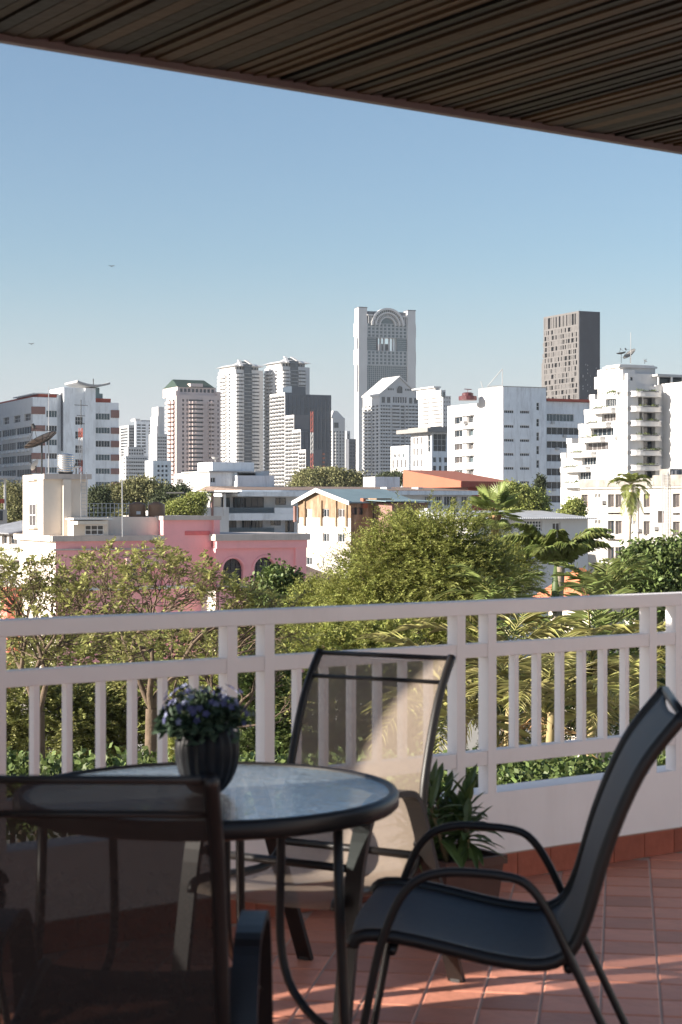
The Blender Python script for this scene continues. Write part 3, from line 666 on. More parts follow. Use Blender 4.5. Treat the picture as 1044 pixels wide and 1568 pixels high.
B.box('door_opening', glass, f.t(296), f.t(318), zz(776), zz(757), -6, -5)
# long low roof continuing to the right
B = Bld('long_low_house', 'long low building with a brown tiled roof and pale fascia, behind the brick house', 362, 236, -25, 'house'); f = B.f; zz = B.z
hr = wins(B, f, [(650,660),(664,676),(680,700),(706,716)], [(759,774)], nv=4, gm=glass, dep=.5)
B.vol(0, f.t(722), 0, zz(757), 9, 0, hr, (), .5, white)
B.box('roof_fascia', blueish, f.t(365), f.t(726), zz(757), zz(750.5), -9, 1.2)
mb = MB(); ta, tb = f.t(365), f.t(726)
mb.hexa([f.p(ta,zz(750.4),1.0), f.p(tb,zz(750.4),1.0), f.p(tb,zz(750.4),-16), f.p(ta,zz(750.4),-16), f.p(ta,zz(750),1.0), f.p(tb,zz(750),1.0), f.p(tb-1,zz(742.5),-15), f.p(ta+1,zz(742.5),-15)])
part('roof', mb, brownr, B.root)
for q in (592, 640): B.box('roof_vent', white, f.t(q,-5), f.t(q+7,-5), zz(750), zz(744), -7, -5)
# rooftop box
B = Bld('stair_house', 'plain white box room with a lit left side before the gabled tower', 574, 300, -25, 'building'); f = B.f
B.vol(0, f.t(612), 0, B.z(730), B.l.t(556), 0, (), (), .3, blueish, white)
# --- orange wedge roof
B = Bld('orange_roofed_hall', 'hall with a big sloping orange metal roof below the big white block', 706, 268, -25, 'building'); f = B.f; L = B.l; zz = B.z
sl_, tr_ = L.t(617), f.t(787)
def P3(px, py, k): return None
mb = MB(); zb = zz(746)
A0 = f.p(0, zb, 0); A1 = f.p(tr_, zb, 0); A2 = L.p(sl_, zb, 0); A3 = (A1[0]+A2[0]-A0[0], A1[1]+A2[1]-A0[1], zb)
zl = EYE + (HOR-719.5)*A2[1]/F; zr = EYE + (HOR-738)*A1[1]/F
tp = [(*A0[:2], zz(736.5)), (*A1[:2], zr), (*A3[:2], zl+zr-zz(736.5)), (*A2[:2], zl)]
mb.hexa([A0, A1, A3, A2] + tp)
part('roof', mb, orange, B.root)
mb = MB(); mb.hexa([f.p(-.1,zz(745.5),.1), f.p(tr_+.1,zz(745.5),.1), f.p(tr_+.1,zz(745.5),0.01), f.p(-.1,zz(745.5),0.01), f.p(-.1,zz(738),.1), f.p(tr_+.1,zr-.15,.1), f.p(tr_+.1,zr-.15,0.01), f.p(-.1,zz(738),0.01)]); part('fascia', mb, redp, B.root)
B.vol(2, f.t(770), 0, zz(746), sl_-3, -1.5, (), (), .3, redp, brownp)
# --- white stepped condominium with curved balconies
B = Bld('condominium', 'white stepped condominium with curved balconies and planted terraces', 962, 350, -25, 'condominium'); f = B.f; L = B.l; zz = B.z
st = [(590,607,915,1003),(607,630,903,1006),(630,652,895,1008),(652,674,886,1010),(674,697,868,1012),(697,720,859,1014),(720,745,858.5,1014),(745,800,858,1014)]
for i, (ya, yb, lx, rx) in enumerate(st):
    z1 = zz(ya); z0 = zz(yb) if i < 7 else 0
    hl, hr = [], []
    if i > 0 and i < 7:
        c0, c1 = {1:(927,943),2:(921,944),3:(905,939),4:(897,931),5:(891,913),6:(885,905)}[i]
        hl = wins(B, L, [(c0, c1)], [(ya+.8, ya+13)], nv=5, gm=glass, fm=frame_w, dep=.8)
    if 0 < i < 7: hr = wins(B, f, [(964, 983)], [(ya+.8, ya+13)], nv=3, gm=glass, fm=frame_w, dep=1.6) + wins(B, f, [(985,1008)], [(ya+.8, ya+13)], nv=4, gm=glass, fm=frame_d, dep=1.6)
    B.vol(0, f.t(rx), z0, z1, L.t(lx), 0, hr, hl, 1.2, white)
    dp = L.t(lx)
    if i < 7:     # bowed balconies on both faces
        for (ff, a, b, ht) in ((L, L.t(lx+44 if i > 3 else lx+40), L.t(lx+9), 1), (f, f.t(963), f.t(1008), 1)):
            a, b = sorted((a, b)); mb = MB(); n = 10; zt, zb = zz(ya+22.5 if 0 else yb-8), zz(yb+.5)
            if ff is L and i < 1: continue
            pt = [ff.p(a,0,0)] + [ff.p(a+(b-a)*(.5-.5*math.cos(math.pi*k/n)), 0, .25+1.9*math.sin(math.pi*k/n)**.7) for k in range(n+1)] + [ff.p(b,0,0)]
            pt = [(q[0], q[1]) for q in pt]
            if ff is L: pt = pt[::-1]
            mb.prism(pt, zb, zb+(zt-zb)*.80); pc = Vector((sum(q[0] for q in pt)/len(pt), sum(q[1] for q in pt)/len(pt)))
            p2 = [tuple(pc+(Vector(q)-pc)*1.05) for q in pt]; mb.prism(p2, zb+(zt-zb)*.80, zt); mb.prism(p2, zb-.02, zb+.25)
            part('balcony', mb, white, B.root)
            if True:
                g = MB()
                for k in range(16): g.fbox(ff, a+(b-a)*(.25+.55*k/16), a+(b-a)*(.25+.55*k/16)+.18, zb+(zt-zb)*.84, zb+(zt-zb)*.97, .02, 2.3)
                part('slot_shade_bar', g, darkc, B.root, kind='stuff')  # dark bars as slots, standing in for balcony shading lines on the left
        lv = []
        for (ff, a, b) in ((L, L.t(lx+40), L.t(lx+9)), (f, f.t(963), f.t(1008))):
            for k in range(7):
                s_ = a+(b-a)*random.uniform(.15,.85); lv.append(ff.p(s_, zz(yb-8.6), random.uniform(.9,1.7)))
        pl_ = tag(link('terrace_plants', leaves_early(np.array(lv), 26, .22, .3, .09, 'terrace_plants', (B.root.location.x, B.root.location.y, 0)), B.root), kind='stuff')
        # stepped upright piers at the corner
        B.box('pier', white, -.6, 1.6+.3*i, z0, z1+.9, -.5, .6)
        B.box('pier', white, L.t(965-4), L.t(949-i*1.5), z0, z1+1.0, -.6, .5, face=L)
        B.box('terrace_parapet', white, L.t(lx+8), L.t(lx)+.1, z1, z1+1.1, -9, .12, face=L)
B.vol(0, f.t(965,-2) if 0 else 3, zz(590), zz(565), L.t(924), -2, (), (), .3, white, name='penthouse') 
B.vol(0.5, f.t(1001,-2), zz(590), zz(571), 12, -1, wins(B, f, [(965,969)], [(576,586)], off=-1, nv=1), (), .3, white, name='penthouse')
B.vol(0, f.t(1003,-3), zz(571), zz(561), L.t(927), -3, (), (), .3, white, name='penthouse')
mb = MB(); mb.fbox(f, -.5, f.t(1004,-3), zz(561), zz(558), -L.t(926), -2.5); mb.fbox(f, 0, f.t(1002,-3), zz(558), zz(556), -L.t(927), -3); part('cornice', mb, white, B.root)
mb = MB(); mb.fbox(f, f.t(1002), f.t(1060), zz(575), zz(571.5), -10, 1); part('canopy_roof', mb, greyc, B.root)
for q in (1005, 1025, 1042): B.box('canopy_post', white, f.t(q), f.t(q)+.3, zz(588), zz(575), .3, .6)
B.box('penthouse_glazing', glass, f.t(1004,-2), f.t(1060,-2), zz(588), zz(575), -4, -2)
B.vol(f.t(1014), f.t(1100), 0, zz(586), 14, 7, (), (), .3, blueish, white, name='wing_wall')
B.box('wall', white, f.t(1003), f.t(1014), 0, zz(588), -10, .05)
dishg = mat('dish_mesh_grey', (.12,.115,.11), .6, var=.2, alpha=.9)
def dish(px, py, d, rad, tilt, yaw, base, label, m=None, mesh=False, group=None, depth=.28):
    """parabolic dish on a pole; base = py of the pole foot"""
    c = Vector((X(px,d), d, Z(py,d))); zf = Z(base, d)
    o = thing('satellite_dish', label, 'satellite dish', (c.x, c.y, zf), 0, group)
    M = Matrix.Rotation(yaw, 4, 'Z') @ Matrix.Rotation(tilt, 4, 'Y')
    mb = MB(); n = 24; prof = [(rad*q, rad*depth*q*q) for q in (.02,.25,.45,.62,.78,.9,1)]
    mb.lathe((0,0,0), prof, n, cap=False); mb.v = [tuple(M @ Vector(v) + c) for v in mb.v]
    part('reflector', mb, m or white, o, smooth=True)
    if mesh:
        rb = MB()
        for j in range(12):
            q = 2*math.pi*j/12; rb.tube([M @ Vector((r*math.cos(q), r*math.sin(q), z-.03)) + c for r, z in prof], .03, 4)
        for r, z in (prof[3], prof[-1]): rb.tube([M @ Vector((r*math.cos(q*math.pi/12), r*math.sin(q*math.pi/12), z)) + c for q in range(25)], .03, 4)
        part('rib', rb, dmetal, o)
    fp = M @ Vector((0,0,rad*.95)) + c; mb = MB()
    for j in range(3):
        q = 2*math.pi*j/3; mb.tube([M @ Vector((rad*.95*math.cos(q), rad*.95*math.sin(q), rad*depth)) + c, fp], .02, 4)
    mb.tube([fp, fp + (M @ Vector((0,0,rad*.25)))], rad*.1, 8); part('feed_horn', mb, dmetal, o)
    mb = MB(); mb.tube([(c.x,c.y,zf), (c.x,c.y,c.z-.02)], max(.05, rad*.05), 6); part('pole', mb, dmetal, o)
dish(965, 544, 352, 1.5, R(-42), R(20), 556, 'larger mesh dish on the roof of the stepped condominium', dishg, True)
dish(951, 542, 352, .95, R(-8), 0, 556, 'smaller flat-lying mesh dish left of the larger one on the stepped condominium', dishg, True)
dish(987, 553, 352, .45, R(40), 0, 557, 'tiny white dish at the right end of the stepped condominium roof')
o = thing('roof_antenna', 'tall thin antenna between the dishes on the stepped condominium', 'antenna', (X(965.5,350), 350, Z(557,350)))
mb = MB(); mb.tube([(X(965.5,350),350,Z(557,350)), (X(965.5,350),350,Z(509,350))], .06, 5); part('pole', mb, greyc, o)
# --- old white stained building
B = Bld('apartment_block', 'old white block with stained parapet and open dark windows, right edge', 1090, 183, -25, dz=197); f = B.f; L = B.l; zz = B.z
H = wins(B, L, [(890,900),(930.6,940.6),(942,952),(985,995),(1030,1041)], [(756.5,777),(797.5,818.5),(838.5,860),(880,901)], nv=2, nh=1, gm=glass2, fm=trimg, dep=.55)
for h in H[::3]: 
    mb = MB(); mb.fbox(L, h[0]+.06, h[0]+(h[1]-h[0])*.48, h[2], h[3]-.1, -.4, -.36); part('open_shutter', mb, brownp, B.root)
H += wins(B, L, [(911,914.3),(916,919.3),(965,968),(969.5,973)], [(756,761.5),(797,802.5),(838,843.5)], nv=1, gm=glass)
H += [(min(L.t(1007),L.t(1017)), max(L.t(1007),L.t(1017)), zz(b), zz(a)) for a, b in ((782,800),(823,838))]
H += [(L.t(b), L.t(a), zz(d), zz(c)) for a, b in ((890,900),(930.6,952),(985,995),(1030,1041)) for c, d in ((785,788),(826.5,829),(867,869.5))]
s1 = L.t(888)
mb = MB(); facade(mb, L, 0, s1, 0, zz(735), H, .6)
mb.quad(L.p(s1,0,0), L.p(s1,0,-12), L.p(s1,zz(735),-12), L.p(s1,zz(735),0)); mb.quad(L.p(0,zz(735),0), L.p(s1,zz(735),0), L.p(s1,zz(735),-12), L.p(0,zz(735),-12))
part('wall', mb, dirty, B.root)
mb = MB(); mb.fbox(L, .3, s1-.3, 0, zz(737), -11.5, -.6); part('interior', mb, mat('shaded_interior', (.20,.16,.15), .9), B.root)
dirt2 = mat('black_stained_parapet', (.28,.26,.235), .9, var=.3, scale=.5, stain=(.06,.05,.045), stain_amt=.95, bump=.4)
mb = MB(); mb.fbox(L, L.t(1000), s1+.1, zz(745), zz(733), -.35, .1); mb.fbox(L, L.t(1027), L.t(1011), zz(745), zz(720), -1.5, .12)
mb.fbox(L, 0, L.t(1027), zz(745), zz(729), -.35, .1); mb.fbox(L, L.t(1011), L.t(1000), zz(745), zz(729), -.35, .1); mb.fbox(L, 0, s1+.15, zz(748.5), zz(747.5), .0, .22); part('parapet', mb, dirt2, B.root)
mb = MB(); l0, l1 = L.t(1027), L.t(1019)
for s in (l0, l1): mb.fbox(L, s, s+.08, zz(826), zz(727), .3, .4)
for k in range(44): mb.fbox(L, l0, l1, zz(826)+k*.165, zz(826)+k*.165+.03, .33, .37)
part('ladder', mb, metal, B.root)
for q in (1034, 1040):
    o = thing('water_tank', 'dirty rooftop tank %s the stained white block' % ('at the very right edge on' if q > 1036 else 'beside the raised parapet of'), 'water tank', (X(q,188), 190, Z(731,190)))
    mb = MB(); mb.lathe((X(q,188),190,Z(731,190)), [(.5,0),(.55,.3),(.5,.7),(.2,.85)], 12); part('tank', mb, darkc, o)
for px_, py_ in ((922,769),(960,771),(923,811),(977,812),(1002,808),(961,852)):
    B.box('air_conditioner', metal, L.t(px_+6), L.t(px_), zz(py_+2.5), zz(py_-2.5), .02, .5, face=L)
mb = MB(); mb.tube([L.p(L.t(978),zz(748),.12), L.p(L.t(978),zz(900),.12)], .07, 6); part('drainpipe', mb, trimg, B.root)
# --- white shed with grey sheet roof
B = Bld('storage_shed', 'long low white shed with a grey sheet roof behind the palms', 728, 160, -25, 'shed', dz=166); f = B.f; zz = B.z
hr = wins(B, f, [(803,830)], [(797,812)], nv=6, nh=3, gm=glass2) + wins(B, f, [(846,858)], [(800,812)], nv=2, gm=glass2)
B.vol(0, f.t(900), 0, zz(794), 9, 0, hr, (), .25, white, white)
mb = MB(); ta, tb = -1, f.t(905)
mb.hexa([f.p(ta,zz(794.5),1), f.p(tb,zz(794.5),1), f.p(tb,zz(794.5),-10), f.p(ta,zz(794.5),-10), f.p(ta,zz(793.5),1), f.p(tb,zz(793.5),1), f.p(tb,zz(782),-9), f.p(ta,zz(782),-9)]); part('roof', mb, greyr, B.root)
mb = MB()
for k in range(60): mb.fbox(f, ta+(tb-ta)*k/60, ta+(tb-ta)*k/60+.06, zz(794.4), zz(794.4)+.12, .9, 1.05)
part('roof_rib', mb, greyr, B.root, kind='stuff')
B = Bld('lean_to', 'small dark lean-to with a pale awning beside the brick house', 600, 196, -25, 'shed'); f = B.f; zz = B.z
B.vol(0, f.t(655), 0, zz(770), 6, 0, wins(B, f, [(640,652)], [(780,792)], nv=2, gm=glass), (), .2, brownp)
mb = MB(); ta, tb = -1.5, f.t(668)
mb.hexa([f.p(ta,zz(768.5),1.5), f.p(tb,zz(768.5),1.5), f.p(tb,zz(765),-6), f.p(ta,zz(765),-6), f.p(ta,zz(767.5),1.5), f.p(tb,zz(767.5),1.5), f.p(tb,zz(764),-6), f.p(ta,zz(764),-6)]); part('roof', mb, teal, B.root)
B.box('awning', white, f.t(638), f.t(664), zz(782), zz(778), .5, 2.5)
# --- brick house with gable
B = Bld('brick_house', 'weathered brick and white gabled house with boarded pale windows', 537, 198, -32, 'house', dz=200); f = B.f; L = B.l; zz = B.z
sl1 = L.t(456); sm = L.t(489.5)
cs = [(468,477.5),(494,503.5),(517,527.5)]
hl = wins(B, L, cs, [(779,792.5),(817,830.5),(855,868)], nv=2, nh=1, gm=mat('pale_board', (.55,.53,.50), .8), dep=.25)
t1 = f.t(600)
mb = MB(); zE = zz(768); facade(mb, L, 0, sl1, zz(793), zE, hl, .3); facade(mb, L, 0, sl1, 0, zz(793), hl, .3, mi=1)
zP = EYE+(HOR-750.5)*L.p(sm,0,0)[1]/F
mb.tri(L.p(0,zE,0), L.p(sl1,zE,0), L.p(sm,zP,0)); mb.tri(L.p(0,zE,-9), L.p(sl1,zE,-9), L.p(sm,zP,-9))
hr = [(f.t(549), f.t(556), zz(788), zz(777)), (f.t(538.5), f.t(547), zz(788), zz(777))]
facade(mb, f, 0, f.t(571), 0, zz(771), hr, .3)
mb.quad(L.p(sl1,0,0), L.p(sl1,0,-9), L.p(sl1,zE,-9), L.p(sl1,zE,0), 1)
bw = mat('peeling_white_paint', (.46,.43,.40), .9, var=.14, scale=.7, stain=(.45,.28,.16), stain_amt=.8, bump=.4)
part('wall', mb, [brick, bw], B.root)
mb = MB(); mb.fbox(f, .3, f.t(570), 0, zz(772), -8.7, -.3); part('interior', mb, tglass, B.root)
mb = MB(); e = .5
for p, q in ((-e, sm), (sl1+e, sm)):
    zp = zE-.2
    mb.hexa([L.p(p,zp,e), L.p(q,zP,e), L.p(q,zP,-9), L.p(p,zp,-9), L.p(p,zp+.15,e), L.p(q,zP+.15,e), L.p(q,zP+.15,-9), L.p(p,zp+.15,-9)])
part('roof', mb, teal, B.root)
mb = MB()
for p, q in ((-e, sm), (sl1+e, sm)): mb.hexa([L.p(p,zE-.42,e+.1), L.p(q,zP-.22,e+.1), L.p(q,zP-.22,e), L.p(p,zE-.42,e), L.p(p,zE+.05,e+.1), L.p(q,zP+.25,e+.1), L.p(q,zP+.25,e), L.p(p,zE+.05,e)])
part('bargeboard', mb, white, B.root)
for q in (467, 492.5, 515, 531): B.box('pier', brick if q > 500 else brick, L.t(q+1.3), L.t(q-.6), zz(806), zz(766), .01, .18, face=L)
B.vol(f.t(572), f.t(600,.6), 0, zz(763), 7, .6, (), (), .3, brick, brick, name='chimney_wall')
B.box('shutter', orange, f.t(559,.7), f.t(566,.7), zz(778), zz(763), -.3, .3)
mb = MB(); mb.tube([L.p(sl1,zz(775),.4), L.p(sl1,zz(800),.4)], .2, 8); part('drainpipe', mb, brownp, B.root)
# --- house with a brown roof
B = Bld('small_house', 'low house with a brown hipped roof between the pink villa and brick house', 478, 160, -25, 'house', dz=162); f = B.f; L = B.l; zz = B.z
B.vol(0, f.t(528), 0, zz(888), 6, 0, (), (), .2, white, cream)
mb = MB(); ta, tb = -1.6, f.t(538); 
mb.quad(f.p(ta,zz(893),1), f.p(tb,zz(893),1), f.p(tb-2.4,zz(872),-3), f.p(ta+1.2,zz(853),-6)); mb.quad(f.p(ta,zz(893),1), f.p(ta+1.2,zz(853),-6), f.p(ta+1.2,zz(853),-9), f.p(ta-1,zz(880),-11)); mb.quad(f.p(tb,zz(893),1), f.p(tb,zz(893),-9), f.p(ta+1.2,zz(853),-9), f.p(tb-2.4,zz(872),-3))
part('roof', mb, brownr, B.root)
B.box('eave', greyr, ta, tb, zz(895), zz(893), -8, 1.1)
# --- old house at the left edge
B = Bld('old_house', 'old grey house with a corrugated roof at the left edge beside the pink villa', 30, 158, -25, 'house'); f = B.f; L = B.l; zz = B.z
B2t = f.t(34)
hl = wins(B, L, [(14,26),(3,11),(-10,0)], [(820,835)], nv=2, nh=1, gm=glass, fm=trimg) + wins(B, L, [(-6,8),(10,22)], [(863,876),(883,898)], nv=3, nh=2, gm=glass2)
B.vol(0, 6, 0, zz(815), L.t(-30), 0, (), hl, .35, dirty, dirty)
mb = MB()
for k in range(60):
    s0 = L.t(-30)*k/60; s1_ = L.t(-30)*(k+1)/60; o_ = .06 if k % 2 else 0
    mb.hexa([L.p(s0,zz(818)+o_,1), L.p(s1_,zz(818)+o_,1), L.p(s1_,zz(798)+o_,-5), L.p(s0,zz(798)+o_,-5), L.p(s0,zz(817)+o_,1), L.p(s1_,zz(817)+o_,1), L.p(s1_,zz(797)+o_,-5), L.p(s0,zz(797)+o_,-5)])
part('corrugated_roof', mb, greyr, B.root)
B.box('ledge', dirty, 0, L.t(-30), zz(862), zz(858), .02, .7, face=L)
B = Bld('porch', 'grey porch roof on thin white posts at the far left edge', 12, 190, -25, 'porch'); f = B.f; zz = B.z
B.box('wall', dirty, f.t(-20), f.t(11), 0, zz(780), -7, 0); B.box('roof', greyr, f.t(-20), f.t(21), zz(733), zz(729), -7, 1.5)
for q in (-8, 7): B.box('post', white, f.t(q), f.t(q+2.5), zz(780), zz(733), -.3, 0)
B.box('railing', redp, f.t(-20), f.t(9), zz(771), zz(764), -.2, -.1)
B.box('door', glass, f.t(-4), f.t(4), zz(797), zz(782), 0.01, .1)
# --- pink villa
B = Bld('pink_villa', 'pink villa with arched windows, grey-brown cornices and a cream roof block', 85, 142, -25, 'house', dz=142); f = B.f; L = B.l; zz = B.z
hr = wins(B, f, [(196,212),(216,233)], [(866,893)], nv=2, nh=2, gm=glass, fm=trimg, dep=.4)
hl = wins(B, L, [(40,56)], [(905,930)], nv=2, gm=glass2)
B.vol(0, f.t(250), 0, zz(829), L.t(30), 0, hr, hl, .5, pink, cream, roofm=trimg)
mb = MB(); mb.fbox(f, -.35, f.t(250), zz(829), zz(820.5), -L.t(28), .35); mb.fbox(f, -.2, f.t(335), zz(843), zz(840.5), -.1, .2); mb.fbox(L, 0, L.t(30), zz(843), zz(840.5), -.1, .2); part('cornice', mb, trimg, B.root)
mb = MB(); mb.fbox(L, .1, L.t(28), zz(829.2), zz(820.3), .3, .42); part('cornice', mb, cream, B.root)
B.box('awning', mat('pale_pink_awning', (.72,.42,.42), .8), f.t(185), f.t(240), zz(866), zz(856), .01, 1.5); B.box('red_surround', mat('salmon_wall', (.65,.14,.11), .8), f.t(187), f.t(243), zz(893), zz(866), -.2, .03) if 0 else None
B.box('string_course', white, f.t(86), f.t(300), zz(905), zz(900), .01, .35)
B.box('column', mat('salmon_wall', (.65,.20,.15), .8), L.t(34), L.t(24), 0, zz(908), .1, 1.3, face=L)
# upper pink storey
B.vol(f.t(250,.2), f.t(335,.2), 0, zz(791), 10, .2, [], (), .4, pink, roofm=trimg)
B.box('cornice', trimg, f.t(248,.2), f.t(337,.2), zz(797), zz(790.5), -10.2, .5); B.box('pilaster', pink, f.t(326,.3), f.t(335,.3), 0, zz(797), .1, .55)
B.box('recess_panel', mat('deep_pink_panel', (.70,.17,.17), .8), f.t(283,.2), f.t(321,.2), zz(821), zz(814.5), .1, .26)
# right wing with arches
w0, w1 = f.t(330,1.2), f.t(465,1.2); o1 = 1.2; fw = f
zt = zz(829); ac = [(405, 857), (357, 858)]; rr_ = 17.5
mb = MB(); S2 = f.p(f.t(405,o1),0,o1)[1]/F
arcs = []
for (cxp, top) in ac:
    tcx = f.t(cxp, o1); r = 15.5*S2/ math.cos(R(25)) if 0 else abs(f.t(cxp+15.5,o1)-f.t(cxp-15.5,o1))/2; zs = zz(top)-r; arcs.append((tcx, r, zs))
arcs.sort(); zsill = zz(900)
xs = [w0]; 
for tcx, r, zs in arcs:
    mb.quad(f.p(xs[-1],0,o1), f.p(tcx-r,0,o1), f.p(tcx-r,zt,o1), f.p(xs[-1],zt,o1)); mb.quad(f.p(tcx-r,0,o1), f.p(tcx+r,0,o1), f.p(tcx+r,zsill,o1), f.p(tcx-r,zsill,o1))
    n = 14
    for i in range(n):
        a0, a1 = math.pi-math.pi*i/n, math.pi-math.pi*(i+1)/n; x0, x1 = tcx+r*math.cos(a0), tcx+r*math.cos(a1); y0_, y1_ = zs+r*math.sin(a0), zs+r*math.sin(a1)
        mb.quad(f.p(x0,y0_,o1), f.p(x1,y1_,o1), f.p(x1,zt,o1), f.p(x0,zt,o1)); mb.quad(f.p(x0,y0_,o1-.5), f.p(x1,y1_,o1-.5), f.p(x1,y1_,o1), f.p(x0,y0_,o1))
    for sgn in (-1, 1): mb.quad(f.p(tcx+sgn*r,zsill,o1), f.p(tcx+sgn*r,zsill,o1-.5), f.p(tcx+sgn*r,zs,o1-.5), f.p(tcx+sgn*r,zs,o1))
    mb.quad(f.p(tcx-r,zsill,o1), f.p(tcx+r,zsill,o1), f.p(tcx+r,zsill,o1-.5), f.p(tcx-r,zsill,o1-.5)); xs.append(tcx+r)
mb.quad(f.p(xs[-1],0,o1), f.p(w1,0,o1), f.p(w1,zt,o1), f.p(xs[-1],zt,o1)); mb.quad(f.p(w1,0,o1), f.p(w1,0,-9), f.p(w1,zt,-9), f.p(w1,zt,o1)); mb.quad(f.p(w0,0,-9), f.p(w0,0,o1), f.p(w0,zt,o1), f.p(w0,zt,-9))
mb.quad(f.p(w0,zt,o1), f.p(w1,zt,o1), f.p(w1,zt,-9), f.p(w0,zt,-9)); part('wall', mb, pink, B.root)
for tcx, r, zs in arcs:
    mb = MB(); mb.fbox(f, tcx-r-.2, tcx+r+.2, zsill-.1, zs+r+.2, o1-.6, o1-.5, 1)
    for k in (-.5, 0, .5): mb.fbox(f, tcx+k*r-.05, tcx+k*r+.05, zsill, zs+r*math.sqrt(1-k*k), o1-.5, o1-.4, 0)
    for k in range(6): 
        zh = zsill+(zs+r-zsill)*k/6; hw = r if zh < zs else math.sqrt(max(0, r*r-(zh-zs)**2)); mb.fbox(f, tcx-hw, tcx+hw, zh, zh+.09, o1-.495, o1-.41, 0)
    part('arched_window', mb, [frame_d, glass], B.root)
    mb = MB()
    for i in range(16):
        a0, a1 = math.pi*i/16, math.pi*(i+1)/16
        mb.hexa([f.p(tcx+q*math.cos(a), zs+q*math.sin(a), o) for o in (o1+.12, o1-.02) for q, a in ((r*1.04,a0),(r*1.2,a0),(r*1.2,a1),(r*1.04,a1))])
    part('arch_moulding', mb, pink, B.root)
mb = MB(); mb.fbox(f, w0-.2, w1+.4, zz(829.5), zz(819.5), -9.3, o1+.5); part('cornice', mb, trimg, B.root)
mb = MB(); mb.fbox(f, w0, w1+.2, zz(842), zz(829.5), -9, o1+.28); mb.fbox(f, f.t(451,o1), w1+.15, 0, zz(842), -8, o1+.2); part('frieze', mb, pink, B.root)
B.box('sill_course', trimg, w0, w1+.1, zz(906), zz(901), o1-.1, o1+.3)
B.vol(f.t(330,3.5) , f.t(372,3.5), 0, zz(906), 4, 3.5, (), (), .3, pink, cream)
# cream stair block on the roof
bt0, bt1 = f.t(66,-2), f.t(134,-2)
o_, L2 = B.vol(bt0, bt1, zz(822), zz(725.5), f.left(bt0,-2).t(35), -2, (), [], .3, cream, cream, glaz=False, name='stair_block_wall')
Lw = f.left(bt0, -2); hwin = wins(B, Lw, [(45.5,56)], [(771,807)], off=.02, dep=.0, nv=2, nh=2, gm=glass2)
B.box('window_sill', cream, Lw.t(58), Lw.t(43.5), zz(811), zz(808), .01, .35, face=Lw); B.box('window_hood', cream, Lw.t(57), Lw.t(43), zz(735), zz(732.5), .01, .3, face=Lw)
B.box('pilaster', cream, f.t(95,-2), f.t(107,-2), zz(822), zz(733.5), -2.1, -1.6)
B.box('roof_edge', trimg, bt0-.01, bt1+.25, zz(733), zz(725), -2.1, -1.65)
mb = MB(); l0 = f.t(123,-1.5)
for s in (l0, l0+.45): mb.fbox(f, s, s+.05, zz(792), zz(722), -1.4, -1.35)
for k in range(12): mb.fbox(f, l0, l0+.5, zz(790)+k*.3, zz(790)+k*.3+.04, -1.4, -1.36)
part('ladder', mb, metal, B.root)
# terrace rooms
B.vol(f.t(112,0), f.t(165,0), zz(822), zz(793), 5, .1, wins(B, f, [(130,159)], [(804,819.5)], off=.1, dep=.12, nv=3, nh=2, gm=glass2), (), .2, cream, glaz=True)
B.box('canopy', white, f.t(105), f.t(165), zz(796), zz(793.5), -1, 1.4); B.box('awning', cream, f.t(112), f.t(158), zz(803), zz(797.5), .12, 1.3)
B.vol(f.t(165,-1), f.t(250,-1), zz(822), zz(792), 6, -1, (), (), .3, cream, roofm=trimg)
# roof railing
mb = MB(); ra, rb_ = f.t(111,-3), f.t(200,-3)
for zq in (770.5, 777.5, 785): mb.fbox(f, ra, rb_, zz(zq+.8), zz(zq), -3.05, -3)
for k in range(15): mb.fbox(f, ra+(rb_-ra)*k/14, ra+(rb_-ra)*k/14+.05, zz(793), zz(770.5), -3.06, -2.99)
part('roof_railing', mb, metal, B.root)
for q, lb in ((210, 'left one of the two brown water tanks on the pink villa roof'), (239.5, 'right one of the two brown water tanks on the pink villa roof')):
    d = 148; c = (X(q,d), d, Z(792,d)); r = 13.3*d/F
    o = thing('water_tank', lb, 'water tank', c); mb = MB(); mb.lathe(c, [(r*.96,0),(r,.15),(r*.97,.4),(r,.6),(r*.97,.8),(r,1.0),(r*.93,1.12),(r*.4,1.25),(r*.35,1.3)], 24)
    part('tank', mb, tank_b, o, smooth=True); mb = MB(); mb.tube([(c[0]-r*.9,c[1]-r*.4,c[2]+1.3), (c[0]-r*.9,c[1]-r*.4,c[2])], .03, 5); part('pipe', mb, metal, o)
    mb = MB(); mb.box(c[0]+r*.02, c[0]+r*.5, c[1]-r*1.03, c[1]-r*.95, c[2]+.25, c[2]+.5); part('label_plate', mb, white, o) if q < 220 else None
d = 141
o = thing('radio_mast', 'tall thin white pole standing before the brown tanks on the pink villa', 'mast', (X(187.5,d), d, Z(822,d)))
mb = MB(); mb.tube([(X(187.5,d),d,Z(822,d)), (X(186.5,d),d,Z(690,d))], .045, 6); mb.tube([(X(183,d),d,Z(692,d)), (X(191,d),d,Z(693,d))], .02, 4); part('pole', mb, metal, o)
d = 146
o = thing('radio_mast', 'tall thin pole behind the big mesh dish on the cream stair block', 'mast', (X(74.5,d), d, Z(726,d)))
mb = MB(); mb.tube([(X(74.5,d),d,Z(726,d)), (X(74.5,d),d,Z(592,d))], [.06,.03], 6); part('pole', mb, metal, o)
dish(64, 678, 145, 1.45, R(-28), R(-10), 725.5, 'big brown mesh dish on the cream stair block of the pink villa', mat('dish_mesh_brown', (.17,.125,.10), .7, var=.2, alpha=.88), True, depth=.2)
dish(55, 713, 144, .52, R(-62), R(-15), 725, 'small grey dish left of the big mesh dish', mat('dish_grey', (.45,.44,.43), .6))
dish(116.5, 717, 144.5, .33, R(-15), 0, 726, 'small white dish right of the round steel tank', white)
d = 145; c = (X(100.5,d), d, Z(725,d)); o = thing('water_tank', 'ribbed shiny steel water tank on the cream stair block', 'water tank', c)
